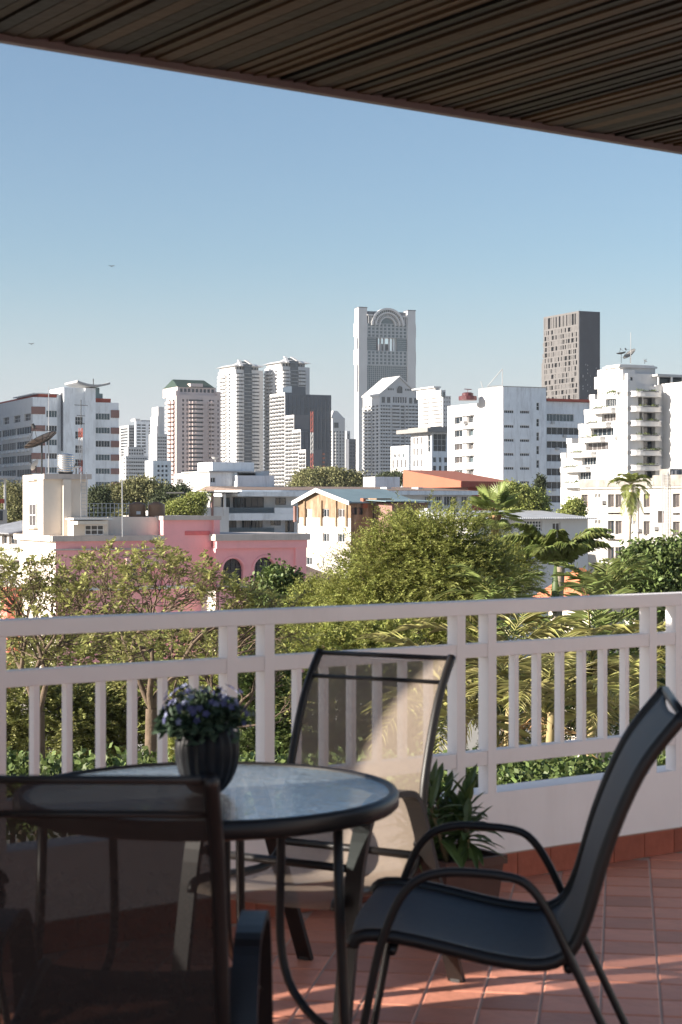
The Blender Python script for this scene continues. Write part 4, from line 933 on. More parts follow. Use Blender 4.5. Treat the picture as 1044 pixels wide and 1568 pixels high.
mb = MB(); mb.lathe(c, sum([[(.66,.1+k*.18),(.70,.16+k*.18),(.70,.2+k*.18),(.66,.27+k*.18)] for k in range(8)], [(.6,.08)]) + [(.2,1.65)], 24); part('tank', mb, mat('steel_tank', (.62,.60,.58), .25, metal=.8, var=.1), o, smooth=True)
mb = MB(); mb.lathe(c, [(.55,-.1),(.6,.09)], 16); part('base_ring', mb, dmetal, o)
o = thing('telecom_mast', 'short red and white mast with aerials right of the round steel tank', 'mast', (X(124,146), 146, Z(726,146)))
mb = MB(); x, d = X(124,146), 146
for k in range(10):
    za, zb = Z(726,d)+k*.38, Z(726,d)+(k+1)*.38; mi = 1 if k < 3 or k > 7 else 0
    for sx, sy in ((-.14,-.1),(.14,-.1),(0,.14)): mb.tube([(x+sx,d+sy,za), (x+sx,d+sy,zb)], .03, 4, mi, cap=False)
    mb.tube([(x-.14,d-.1,za), (x+.14,d-.1,zb)], .02, 4, mi, cap=False)
part('lattice', mb, [white, redp], o)
mb = MB(); zt = Z(655,d)
for k, (zq, hw) in enumerate(((620,.55),(636,.35),(648,.3))): mb.tube([(x-hw,d,Z(zq,d)), (x+hw,d,Z(zq+1,d))], .025, 4)
mb.tube([(x,d,Z(655,d)), (x,d,Z(612,d))], .03, 4); part('aerial', mb, dmetal, o)
# two birds in the sky
for px, py, lb in ((171, 408, 'dark bird high in the sky above the far towers'), (48, 527, 'dark bird lower in the sky at the far left')):
    d = 120; c = (X(px,d), d, Z(py,d)); mb = MB()
    for s in (-1, 1): mb.hexa([(c[0],c[1]-.08,c[2]), (c[0]+s*.2,c[1]-.1,c[2]+.05), (c[0]+s*.2,c[1]+.02,c[2]+.05), (c[0],c[1]+.08,c[2]), (c[0],c[1]-.06,c[2]+.03), (c[0]+s*.19,c[1]-.08,c[2]+.07), (c[0]+s*.19,c[1]+.0,c[2]+.07), (c[0],c[1]+.06,c[2]+.03)])
    mb.tube([(c[0],c[1]-.14,c[2]), (c[0],c[1],c[2]), (c[0],c[1]+.14,c[2]-.01)], [.01,.035,.015], 6)
    tag(link('bird', mb.mesh('bird', dmetal, c), None, c), lb, 'bird')
# ------------------------------------------------------------------ balcony
u_az = math.atan2(.816, .578)
bf = Face((-1.104, 5.71), u_az)
fl = lambda h: FLOOR + h
T0, T1 = -3.05, 8.0
ENDN = .55      # the added sun-blocking end wall starts this far in from the railing
rail_m = mat('rail_white_paint', (.87,.83,.815), .5, var=.03, scale=3, stain=(.55,.48,.44), stain_amt=.25, bump=.05)
terra = mat('terracotta_tile', (.56,.235,.16), .42, var=.16, scale=9, rnd=.28, bump=.12, bscale=40, spec=.45, stain=(.24,.10,.07), stain_amt=.5)
terra2 = mat('terracotta_skirting', (.30,.085,.05), .5, var=.2, scale=9, rnd=.2, bump=.1, bscale=40)
mortar = mat('pale_grout', (.52,.40,.34), .9, scale=8)
wood = mat('dark_stained_board', (.034,.019,.009), .5, var=.25, scale=3, rnd=.85, bump=.15, bscale=18, stretch=(1,1,1), spec=.15)  # wide random tone per board paints in boards catching the light
# low wall
o = thing('balcony_wall', 'low pale plastered balcony wall under the white railing', 'wall', bf.p(0, FLOOR))
mb = MB(); mb.fbox(bf, T0, T1, FLOOR-.3, fl(.345), -.14, 0); w_ = part('wall', mb, rail_m, o)
sk = MB(); sk.box(0, .171, -.012, 0, 0, .1); skm = sk.mesh('skirting_tile', terra2)
n = int((T1-T0)/.175)
for i in range(n):
    q = bf.p(T0+i*.175, FLOOR, .002); rp = o.location
    link('skirting_tile', skm, o, (q[0]-rp.x, q[1]-rp.y, .001), math.atan2(bf.u.y, bf.u.x))
mb = MB(); mb.fbox(bf, T0, T1, FLOOR, fl(.104), 0.0005, .007); part('skirting_mortar', mb, mortar, o)
# railing
o = thing('balcony_railing', 'white balcony railing of paired posts and slim balusters on the low wall', 'railing', bf.p(0, fl(.345)))
for nm, a, b, dd in (('top_rail', 1.046, 1.10, .075), ('middle_rail', .88, .934, .055), ('bottom_rail', .456, .513, .055)):
    mb = MB(); mb.fbox(bf, T0, T1, fl(a), fl(b), -dd, .004 if nm == 'top_rail' else 0)
    q = part(nm, mb, rail_m, o); bv = q.modifiers.new('bevel', 'BEVEL'); bv.width = .004; bv.segments = 2
posts = [bf.t(p) for p in (345, 401, 699, 747, 992, 1033)]
period = (bf.t(992)-bf.t(345))/2; gap = (posts[1]-posts[0]+posts[3]-posts[2]+posts[5]-posts[4])/3
bal0 = [bf.t(p)-bf.t(699) for p in (784+5.5, 824, 859.5, 893, 925.5, 959)]; bal0 = [b for b in bal0]
rz = math.atan2(bf.u.y, bf.u.x)
pm = MB(); pm.box(0, .042, -.003, .057, .345, 1.046); pme = pm.mesh('post', rail_m)
bm_ = MB(); bm_.box(0, .021, .006, .042, .513, .88); bme = bm_.mesh('baluster', rail_m)
for k in range(-3, 7):
    t0 = bf.t(699)+k*period
    for g in (0, gap):
        if T0 < t0+g < T1-.1: q = bf.p(t0+g, FLOOR, 0); link('post', pme, o, (q[0]-o.location.x, q[1]-o.location.y, FLOOR-o.location.z), rz)
    for b in bal0:
        if T0 < t0+b < T1-.1: q = bf.p(t0+b, FLOOR, 0); link('baluster', bme, o, (q[0]-o.location.x, q[1]-o.location.y, FLOOR-o.location.z), rz)
# floor
fo = tag(link('balcony_floor', None, None, (0,0,FLOOR)), kind='structure')
mb = MB(); c = [bf.p(T0,0,0), bf.p(T1,0,0), bf.p(T1,0,7), bf.p(T0,0,7)]; mb.prism([(q[0],q[1]) for q in c[::-1]][::-1], FLOOR-.25, FLOOR-.003)
part('mortar_bed', mb, mortar, fo)
ts = .175; ga = R(9); gu = Vector((math.sin(ga), math.cos(ga))); gv = Vector((math.cos(ga), -math.sin(ga)))
tmes = []
for k in range(3):
    mb = MB(); h = ts/2-.0034; e = .003; rr = random.Random(k)
    mb.v = [(-h,-h,-.01),(h,-h,-.01),(h,h,-.01),(-h,h,-.01),(-h,-h,-.003),(h,-h,-.003),(h,h,-.003),(-h,h,-.003)] + [(sx*(h-e), sy*(h-e), rr.uniform(-.0008,.0008)) for sx, sy in ((-1,-1),(1,-1),(1,1),(-1,1))]
    mb.f = [(0,1,5,4),(1,2,6,5),(2,3,7,6),(3,0,4,7),(4,5,9,8),(5,6,10,9),(6,7,11,10),(7,4,8,11),(8,9,10,11)]; mb.m = [0]*9
    tmes.append(mb.mesh('tile', terra))
near, rest = [], []
for i in range(-10, 60):
    for j in range(-30, 60):
        p = gu*(i*ts) + gv*(j*ts+.03); rel = Vector((p.x, p.y, 0))-bf.P; dn = rel.dot(bf.n); du = rel.dot(bf.u)
        if dn < -.01 or dn > 6.9 or du < T0+.1 or du > T1-.1: continue
        vis = p.y > 4.6 and abs(p.x) < p.y*.2 + .1 and p.y < 8.2
        (near if vis else rest).append((p, (p.y)))
near.sort(key=lambda q: q[1])
for p, _ in near[:300]: link('tile', random.choice(tmes), fo, (p.x, p.y, 0), -ga)
mb = MB()
for p, _ in near[300:]+rest:
    h = ts/2-.0028; q = [p+gu*a*h+gv*b*h for a, b in ((-1,-1),(-1,1),(1,1),(1,-1))]; mb.quad(*[(v.x, v.y, FLOOR) for v in q])
part('tile_field', mb, terra, fo, kind='stuff')
# ceiling
CE = EYE + 1.556; TC1 = 3.9
co = tag(link('ceiling', None, None, (0,0,CE)), kind='structure')
mb = MB(); mb.fbox(bf, T0, TC1, CE+.075, CE+.3, -.10, 2.5); part('roof_slab', mb, darkc, co)
pitch = .058; wes = []
for k in range(4):
    mb = MB(); tl = (.006, .002, -.003, .009)[k]; D2 = 2.45; W2 = .049
    mb.hexa([(0,0,0),(W2,0,tl),(W2,D2,tl),(0,D2,0),(0,0,.018),(W2,0,.018+tl),(W2,D2,.018+tl),(0,D2,.018)]); wes.append(mb.mesh('board', wood))
t = T0+.02
while t < TC1-.1:
    q = bf.p(t, CE, -.09); b_ = link('board', random.choice(wes), co, (q[0], q[1], 0), rz); b_.scale = (1, -1, 1); t += pitch
for q_, a, b, h0, h1, m_ in (('edge_trim', -.125, -.092, -.022, .09, mat('purple_brown_trim', (.12,.085,.085), .45)), ('gutter_lip', -.15, -.1255, -.008, .05, mat('lilac_metal_trim', (.22,.19,.24), .4))):
    mb = MB(); mb.fbox(bf, T0, TC1, CE+h0, CE+h1, a, b); part(q_, mb, m_, co)
# unseen end wall and fin added to narrow the sunlight, with two added columns
ew = tag(link('added_sun_block_wall', None, None, (0,0,FLOOR)), kind='structure')
mb = MB(); mb.fbox(bf, T0-.15, T0, FLOOR-.3, CE+.05, ENDN, 2.6); part('wall', mb, cream, ew)
mb = MB(); mb.fbox(bf, T0-.15, T0, FLOOR-.3, CE+.05, -2.1, -.35); part('fin', mb, rail_m, ew)  # unseen fin added to keep the sun off the balusters
bw_ = tag(link('added_bounce_wall', None, None, (0,0,FLOOR)), kind='structure')
mb = MB(); mb.fbox(bf, 1.4, T1, FLOOR, FLOOR+4.2, 5.6, 5.8); part('wall', mb, mat('bounce_wall_paint', (.84,.81,.77), .8), bw_)  # unseen pale wall added to bounce sunlight onto the railing
hw = tag(link('added_column', None, None, (0,0,FLOOR)), kind='structure')  # added columns, out of view
for t_ in (-3.0, 3.5): mb = MB(); mb.fbox(bf, t_, t_+.25, FLOOR, CE+.07, 2.62 if t_ < 0 else 2.2, 2.87 if t_ < 0 else 2.45); part('column', mb, cream, hw)
# ------------------------------------------------------------------ furniture
frm = mat('bronze_brown_frame', (.012,.0105,.010), .4, metal=0, var=.1, scale=8, spec=.4)
slg = mat('taupe_mesh_fabric', (.31,.25,.20), .75, var=.06, scale=60, trans=.1, alpha=.60)
slg2 = mat('dark_mesh_fabric', (.024,.019,.017), .75, var=.06, scale=60, trans=.05, alpha=.9)
slg3 = mat('charcoal_fabric', (.085,.092,.10), .6, var=.08, scale=50, bump=.1, bscale=300)
PROF = [(-.345,1.0),(-.318,.968),(-.28,.92),(-.246,.867),(-.208,.786),(-.172,.69),(-.15,.615),(-.130,.545),(-.106,.485),(-.077,.45),(-.036,.434),(.02,.434),(.1,.446),(.2,.468),(.3,.487),(.37,.49),(.395,.478),(.40,.462)]
PROF_LOW = PROF[:7]+[(-.140,.53),(-.124,.46),(-.10,.405),(-.06,.375),(0,.36),(.09,.362),(.2,.372),(.3,.385),(.365,.385),(.39,.375),(.395,.355)]
ARM = [(.425,0),(.385,.22),(.345,.43),(.322,.507),(.292,.575),(.258,.615),(.217,.634),(.158,.641),(.04,.632),(-.01,.604),(-.052,.54),(-.092,.456),(-.165,.304),(-.31,0)]
def smooth_path(pts, k=3):
    out = []; n = len(pts)
    for i in range(n-1):
        p0, p1, p2, p3 = pts[max(i-1,0)], pts[i], pts[i+1], pts[min(i+2,n-1)]
        for j in range(k):
            t = j/k; out.append(tuple(.5*((2*b)+(c-a)*t+(2*a-5*b+4*c-d)*t*t+(-a+3*b-3*c+d)*t**3) for a, b, c, d in zip(p0,p1,p2,p3)))
    out.append(pts[-1]); return out
def chair(label, x, y, fwd, w, cloth, ribbon, PR=None):
    rz = math.atan2(-fwd[0], fwd[1])
    o = thing('patio_chair', label, 'chair', (x, y, FLOOR), rz, None)
    P = smooth_path(PR or PROF, 2)
    mb = MB(); nx = 9; W = w/2-.012
    rows = []
    for i, (a, b) in enumerate(P):
        r = []
        for j in range(nx):
            q = -1+2*j/(nx-1); sag = (1-q*q)*.022
            # sag along the local normal of the profile (down on the seat, back on the backrest)
            a2, b2 = P[min(i+1,len(P)-1)]; a1, b1 = P[max(i-1,0)]; dx, dz = a2-a1, b2-b1; L_ = math.hypot(dx,dz) or 1
            r.append((q*W, a-sag*(-dz/L_)*-1*(1 if 0 else 1), b-sag*abs(dx/L_)))
        rows.append(r)
    k = 0
    for r in rows: mb.v += r
    for i in range(len(rows)-1):
        for j in range(nx-1): mb.f.append((i*nx+j, i*nx+j+1, (i+1)*nx+j+1, (i+1)*nx+j)); mb.m.append(0)
    s = lpart('sling', mb, cloth, o, smooth=True)
    if not ribbon:
        sd_ = s.modifiers.new('thick', 'SOLIDIFY'); sd_.thickness = .006
    for sg in (-1, 1):
        mb = MB()
        if ribbon: mb.tube([(sg*w/2, a, b) for a, b in P], .014, 8)
        else: mb.tube([(sg*w/2, a, b) for a, b in P], .016, 10)
        q = lpart('side_rail', mb, frm, o, smooth=True)
        A = smooth_path(ARM, 3); mb = MB(); ax = sg*(w/2+(.034 if ribbon else .014))
        if ribbon: mb.tube([(ax, a, b) for a, b in A], .009, flat=((1,0,0), .026))
        else: mb.tube([(ax, a, b) for a, b in A], .0105, 10)
        q = lpart('arm_and_leg_frame', mb, frm, o, smooth=not ribbon)
        for ya in (.41, -.325): mb = MB(); mb.box(ax-.016, ax+.016, ya, ya+.03, 0, .02); lpart('foot_cap', mb, dmetal, o)
        if ribbon:
            for p_, q_ in (((sg*(w/2-.005), -.10, .46), (ax, -.10, .455)), ((sg*(w/2-.005), .30, .47), (ax, .34, .45))): mb = MB(); mb.tube([p_, q_], .012, 6); lpart('bracket', mb, frm, o)
    mb = MB(); mb.tube([(-w/2, .31, .455), (w/2, .31, .455)], .012, 8); lpart('front_crossbar', mb, frm, o, smooth=True)
    mb = MB(); mb.tube([(-w/2, -.09, .425), (w/2, -.09, .425)], .012, 8); lpart('rear_crossbar', mb, frm, o, smooth=True)
    mb = MB(); mb.tube([(-w/2, -.28, .925), (w/2, -.28, .925)] if ribbon else [(-w/2, -.345, 1.0), (w/2, -.345, 1.0)], .007 if ribbon else .011, 8); lpart('top_crossbar', mb, frm, o, smooth=True)
    if ribbon: mb = MB(); mb.tube([(-w/2, -.338, .995), (w/2, -.338, .995)], .008, 8); lpart('top_hem', mb, frm, o, smooth=True)
    return o
chair('taupe mesh chair facing the table, its back against the railing', -.03, 5.32, (-.49,-.87), .475, slg, True, PROF_LOW)
chair('charcoal sling chair with thin tube arms, side-on at the right of the table', .455, 4.27, (-.994,.11), .56, slg3, False)
chair('dark see-through mesh chair nearest the camera, seen from behind', -.43, 3.40, (0.03,1), .43, slg2, True)
chair('dim chair left of the table, seen only through the nearest mesh backrest', -1.27, 4.42, (.99,.12), .5, slg2, False)
# table
TC = Vector((-.343, 4.52, 0)); TH = .74
o = thing('patio_table', 'round patio table with a hammered glass top and dark bent-tube legs', 'table', (TC.x, TC.y, FLOOR))
tg = bpy.data.materials.new('hammered_glass'); tg.use_nodes = True; n_ = tg.node_tree.nodes; l_ = tg.node_tree.links; b_ = n_['Principled BSDF']
b_.inputs['Base Color'].default_value = (.80,.90,.93,1); b_.inputs['Metallic'].default_value = .8; b_.inputs['Roughness'].default_value = .12; b_.inputs['Specular IOR Level'].default_value = .9; b_.inputs['IOR'].default_value = 1.6
tc = n_.new('ShaderNodeTexCoord'); vo = n_.new('ShaderNodeTexNoise'); vo.inputs['Scale'].default_value = 48; vo.inputs['Detail'].default_value = 3; l_.new(tc.outputs['Object'], vo.inputs['Vector'])
bp = n_.new('ShaderNodeBump'); bp.inputs['Strength'].default_value = 1; bp.inputs['Distance'].default_value = .006; l_.new(vo.outputs['Fac'], bp.inputs['Height']); l_.new(bp.outputs[0], b_.inputs['Normal'])
tp = n_.new('ShaderNodeBsdfTransparent'); tp.inputs[0].default_value = (.7,.8,.8,1); ms = n_.new('ShaderNodeMixShader'); ms.inputs[0].default_value = .8
l_.new(tp.outputs[0], ms.inputs[1]); l_.new(b_.outputs[0], ms.inputs[2]); l_.new(ms.outputs[0], n_['Material Output'].inputs[0])
mb = MB(); mb.lathe((0,0,TH), [(.005,.0),(.468,.0)], 72, cap=False); lpart('glass_top', mb, tg, o)
mb = MB(); mb.lathe((0,0,TH), [(.466,-.02),(.466,.0015),(.474,.008),(.486,.006),(.492,-.004),(.492,-.03),(.484,-.038),(.466,-.036),(.466,-.02)], 72, cap=False); lpart('rim', mb, frm, o, smooth=True)
def tleg(ang):
    c, s = math.cos(ang), math.sin(ang); P = lambda r, h: (c*r, s*r, h)
    mb = MB(); mb.tube([P(.425,TH-.03), P(.43,.5), P(.445,.25), P(.475,0)], .0125, 10); q = lpart('leg', mb, frm, o, smooth=True)
    mb = MB(); pts = smooth_path([(.25,TH-.03),(.245,.55),(.245,.40),(.27,.30),(.33,.235),(.40,.20),(.446,.185)], 3); mb.tube([P(a,b) for a, b in pts], .011, 10); lpart('bent_brace', mb, frm, o, smooth=True)
    mb = MB(); mb.tube([P(.24,TH-.033), P(.45,TH-.033)], .009, 6); lpart('leg_bracket', mb, frm, o)
for k in range(3): tleg(R(-38)+k*2*math.pi/3)
# vase with flowers
VC = (TC.x+.002, TC.y-.03, FLOOR+TH+.002)
o = thing('vase', 'dark ribbed round vase full of small violet flowers on the glass table', 'vase', VC)
vm = mat('dark_glazed_ceramic', (.008,.008,.010), .45, var=.2, scale=20, spec=.2)
mb = MB(); pr = [(.028,0),(.040,.004),(.060,.03),(.074,.065),(.079,.10),(.077,.13),(.066,.158),(.053,.175),(.053,.184),(.058,.190)]
mb.lathe((0,0,0), [(a,b) for a, b in smooth_path(pr, 3)], 96, rib=(18,.045), cap=False); lpart('body', mb, vm, o, smooth=True)
fo_ = MB(); st_ = MB(); fl1 = MB(); fl2 = MB(); rr = random.Random(3)
def blob_leaf(mb, p, L, wd, rr, up=.3):
    a = Vector((rr.gauss(0,1), rr.gauss(0,1), rr.gauss(up,.6))).normalized(); b = a.orthogonal().normalized(); b = Matrix.Rotation(rr.random()*6.3, 3, a) @ b; c = a.cross(b)
    p = Vector(p); m = p+a*L*.5+c*L*.12
    mb.quad(p, m+b*wd, p+a*L, m-b*wd)
for i in range(110):
    q = rr.random()*6.283; r = .085*math.sqrt(rr.random()); h = .19+.055*rr.random()-(r/.085)**2*.05
    if h < .15: continue
    p = Vector((r*math.cos(q), r*math.sin(q), h)); st_.tube([(r*.35*math.cos(q), r*.35*math.sin(q), .15), p], .0012, 4, cap=False)
    for k in range(8): blob_leaf(fo_, p-Vector((0,0,.02))+Vector((rr.gauss(0,.015),rr.gauss(0,.015),rr.gauss(-.01,.012))), .03, .008, rr)
for i in range(105):
    q = rr.random()*6.283; r = .03+.08*math.sqrt(rr.random()); h = .235-(r/.1)**2*.05+rr.gauss(0,.016)
    p = Vector((r*math.cos(q), r*math.sin(q), h)); tgt = fl1 if rr.random() < .6 else fl2
    if q > 1.8 and q < 4.0 and rr.random() < .5: p.z += .02
    nrm = (p-Vector((0,0,.15))).normalized(); a = nrm.orthogonal().normalized(); b = nrm.cross(a)
    for k in range(5):
        t_ = 2*math.pi*k/5+q; d_ = a*math.cos(t_)+b*math.sin(t_); e_ = nrm.cross(d_); tgt.quad(p, p+d_*.006+e_*.0035+nrm*.003, p+d_*.0105+nrm*.002, p+d_*.006-e_*.0035+nrm*.003)
for i in range(10):
    p = Vector((-.098+rr.gauss(0,.01), rr.gauss(0,.02), .13+rr.random()*.06));
    for k in range(6): blob_leaf(fo_, p, .035, .01, rr, -.3)
for q_ in (fo_, st_, fl1, fl2): q_.v = [(x*1.06, y*1.06, z+.028) for x, y, z in q_.v]
lpart('foliage', fo_, mat('dark_leaf', (.03,.055,.03), .6, var=.3, scale=30), o, kind='stuff'); lpart('stems', st_, mat('stem_green', (.04,.07,.03), .7), o, kind='stuff')
lpart('blue_flowers', fl1, mat('violet_petal', (.07,.075,.17), .6, var=.3, scale=40), o, kind='stuff'); lpart('pale_flowers', fl2, mat('lilac_petal', (.20,.22,.34), .6, var=.3, scale=40), o, kind='stuff')
# planter
pd = 6.28; px_ = X(692, pd)
o = thing('planter', 'square dark brown pot with a bushy green plant by the railing', 'potted plant', (px_, pd, FLOOR), rz=rz)
pm_ = mat('dark_brown_pot', (.09,.045,.035), .55, var=.15, scale=6)
mb = MB(); mb.hexa([(-.11,-.11,0),(.11,-.11,0),(.11,.11,0),(-.11,.11,0),(-.13,-.13,.21),(.13,-.13,.21),(.13,.13,.21),(-.13,.13,.21)]); lpart('pot', mb, pm_, o)
mb = MB()
for a in ((-.14,.14,-.14,-.12), (-.14,.14,.12,.14), (-.14,-.12,-.12,.12), (.12,.14,-.12,.12)): mb.box(*a, .205, .235)
lpart('pot_rim', mb, pm_, o); mb = MB(); mb.box(-.118,.118,-.118,.118,.19,.222); lpart('soil', mb, mat('soil', (.05,.035,.025), 1), o)
lf = MB(); stt = MB(); rr = random.Random(11)
for i in range(15):
    bx, by = rr.uniform(-.09,.09), rr.uniform(-.09,.09); ht = rr.uniform(.08,.25); lx, ly = bx*1.9+rr.gauss(0,.035), by*1.2+rr.gauss(0,.03)
    top = Vector((lx, ly, .21+ht)); base = Vector((bx,by,.21)); stt.tube([base, base.lerp(top,.5)+Vector((rr.gauss(0,.01),0,0)), top], [.008,.006,.005], 6)
    for k in range(13):
        q = k*2.4+rr.random(); fr = 1-k*.045; p = base.lerp(top, max(fr,.35)); el = 1.1-k*.1+rr.gauss(0,.12); L_ = rr.uniform(.10,.16)
        d_ = Vector((math.cos(q)*math.cos(el), math.sin(q)*math.cos(el), math.sin(el))); s_ = d_.cross(Vector((0,0,1))).normalized(); n_ = s_.cross(d_); 
        wds = (.004,.014,.016,.010,.0); pts = [p+d_*L_*f_ - Vector((0,0,1))*.05*f_*f_*(1 if el < .8 else .3) for f_ in (0,.3,.55,.8,1)]
        for a in range(4):
            for sg in (-1,1):
                A_, B_ = pts[a], pts[a+1]; up_ = n_*.35; q4 = [A_, B_, B_+s_*sg*wds[a+1]+up_*wds[a+1], A_+s_*sg*wds[a]+up_*wds[a]]
                lf.quad(*(q4 if sg > 0 else q4[::-1]))
q = lpart('leaves', lf, mat('glossy_leaf', (.08,.13,.04), .4, var=.35, scale=12, trans=.15, spec=.5), o, smooth=True, kind='stuff'); lpart('stems', stt, mat('stem_brown', (.13,.11,.06), .8), o, kind='stuff')
# ------------------------------------------------------------------ vegetation
def leaves(C, per, rad, L, W, name, m, off, droop=0., flat=1.):
    """C: clump centres; per leaves round each; rhombic leaves of length L and half width W"""
    N = len(C)*per; P = np.repeat(C, per, 0) + rng.normal(size=(N,3))*np.array([rad,rad,rad*flat])
    a = rng.normal(size=(N,3)); a[:,2] -= droop; a = unit(a); b = unit(np.cross(a, rng.normal(size=(N,3)))); s = (L*(.7+.6*rng.random(N)))[:,None]
    w_ = s*W/L; V = np.stack([P, P+a*s*.45+b*w_, P+a*s, P+a*s*.45-b*w_], 1).reshape(-1,3) - np.array(off)
    v = np.clip(np.repeat(rng.random(len(C)),per)*.55 + rng.random(N)*.45, 0, 1)
    return np_mesh(name, V, 4, [(0,1,2,3)], m, v)
def sprays(C, D, per, T, L, W, name, m, off, droop=.25):
    """feathery sprays: leaves set alternately along a thin drooping twig that starts at C and points along D"""
    N = len(C)*per; k = np.tile(np.arange(per), len(C)); t = ((k+.5)/per)[:,None]; D = unit(D + rng.normal(size=D.shape)*.45); Tn = T*(.6+.8*rng.random(len(C)))
    d = np.repeat(D, per, 0); P = np.repeat(C, per, 0) + d*t*np.repeat(Tn, per)[:,None]; P[:,2] -= (t[:,0]**2)*droop*T; s_ = unit(np.cross(d, np.array([0,0,1.0])+rng.normal(size=(N,3))*.25))
    sg = np.where(k % 2 == 0, 1.0, -1.0)[:,None]; a = unit(d*.7 + s_*sg + rng.normal(size=(N,3))*.25); b = unit(np.cross(a, np.array([.2,.1,1.0])+rng.normal(size=(N,3))*.5))
    s = (L*(.7+.6*rng.random(N)))[:,None]*(1-.35*t); w_ = s*W/L
    V = np.stack([P, P+a*s*.45+b*w_, P+a*s, P+a*s*.45-b*w_], 1).reshape(-1,3) - np.array(off)
    v = np.clip(np.repeat(rng.random(len(C)),per)*.6 + rng.random(N)*.4, 0, 1)
    return np_mesh(name, V, 4, [(0,1,2,3)], m, v)
def shelld(blobs, n):
    A = np.array([b[3]*b[5] for b in blobs]); A = A/A.sum(); out = []; dd = []
    for b, q in zip(blobs, A):
        k = max(3, int(n*q)); dirs = unit(rng.normal(size=(k,3))); r = (.45+.55*rng.random(k)**.6)[:,None]
        out.append(dirs*r*np.array(b[3:6])*(1+.16*rng.normal(size=(k,1))) + np.array(b[0:3])); dd.append(dirs*1.0+np.array([0,0,.25]))
    return np.concatenate(out), np.concatenate(dd)
def blob(px, py, d, rx, ry, dep=None):
    S = d/F; return (X(px,d), d, Z(py,d), rx*S, dep if dep else (rx+ry)*.5*S, ry*S)
def shell(blobs, n):
    A = np.array([b[3]*b[5] for b in blobs]); A = A/A.sum(); out = []
    for b, q in zip(blobs, A):
        k = max(3, int(n*q)); dirs = unit(rng.normal(size=(k,3))); r = (.5+.5*rng.random(k)**.6)[:,None]
        out.append(dirs*r*np.array(b[3:6])*(1+.13*rng.normal(size=(k,1))) + np.array(b[0:3]))
    return np.concatenate(out)
def limb(mb, p0, p1, r0, r1, rr, n=6, wob=.06, seg=5):
    p0, p1 = Vector(p0), Vector(p1); L = (p1-p0).length; pts = []
    for i in range(seg+1):
        t = i/seg; q = p0.lerp(p1, t)
        if 0 < i < seg: q += Vector((rr.gauss(0,wob*L), rr.gauss(0,wob*L), rr.gauss(0,wob*L*.5)))
        pts.append(q)
    mb.tube(pts, [r0+(r1-r0)*i/seg for i in range(seg+1)], n, cap=False)
def tree(name, label, px, d, blobs, nclump, per, rad, L, W, m, trunk_r=.25, group=None, cat='tree', fork=None, flat=.8, droop=0, nlimb=14, bark=None, spray=0):
    bl = [blob(b[0], b[1], b[5] if len(b) > 5 else d, b[2], b[3], b[4] if len(b) > 4 else None) for b in blobs]
    o = thing(name, label, cat, (X(px,d), d, 0), 0, group); C, Dd = shelld(bl, nclump)
    link('crown', sprays(C, Dd, per, spray, L, W, 'crown', m, (X(px,d), d, 0)) if spray else leaves(C, per, rad, L, W, 'crown', m, (X(px,d), d, 0), droop, flat), o)
    mb = MB(); rr = random.Random(int(px*7+d)); zt = min(b[2]-b[5]*.3 for b in bl) if fork is None else Z(fork, d); zt = max(zt, 1.5)
    fk = Vector((X(px,d), d, zt)); limb(mb, (X(px,d), d, 0), fk, trunk_r, trunk_r*.7, rr, 8, .015)
    for i in range(nlimb):
        c = C[rr.randrange(len(C))]; mid = fk.lerp(Vector(c), .5) + Vector((0,0,.1*(Vector(c)-fk).length))
        limb(mb, fk, mid, trunk_r*.45, trunk_r*.25, rr, 5, .05, 3); limb(mb, mid, c, trunk_r*.25, trunk_r*.05, rr, 4, .05, 3)
        for k in range(2):
            c2 = C[rr.randrange(len(C))]
            if (Vector(c2)-mid).length < (mid-fk).length*1.2: limb(mb, mid, c2, trunk_r*.15, trunk_r*.04, rr, 4, .06, 3)
    part('trunk', mb, bark or barkm, o, smooth=True)
    return o
g_fine = mat('olive_fine_leaf', (.27,.29,.08), .6, attr=.55, var=.2, scale=.6, trans=.3)
g_olive = mat('olive_leaf', (.25,.26,.085), .6, attr=.55, var=.2, scale=.6, trans=.25)
g_dark = mat('deep_green_leaf', (.11,.15,.045), .5, attr=.6, var=.25, scale=.5, trans=.2)
g_bright = mat('yellow_green_leaf', (.25,.28,.08), .5, attr=.5, var=.2, scale=.5, trans=.3)
g_far = mat('far_tree_leaf', (.20,.20,.09), .8, attr=.5, var=.25, scale=.15, trans=.2)
g_fardk = mat('far_dark_leaf', (.06,.075,.035), .8, attr=.5, var=.25, scale=.15, trans=.15)
g_pale = mat('dusty_green_leaf', (.30,.30,.10), .6, attr=.55, var=.2, scale=.8, trans=.35)
g_palm = mat('palm_leaflet', (.26,.31,.10), .42, attr=.55, var=.2, scale=.5, trans=.42, spec=.5)
g_palmy = mat('yellow_palm_leaflet', (.36,.34,.12), .45, attr=.55, var=.2, scale=.5, trans=.3, spec=.5)
dryp = mat('dry_palm', (.34,.22,.10), .9, attr=.4, var=.3, scale=1)
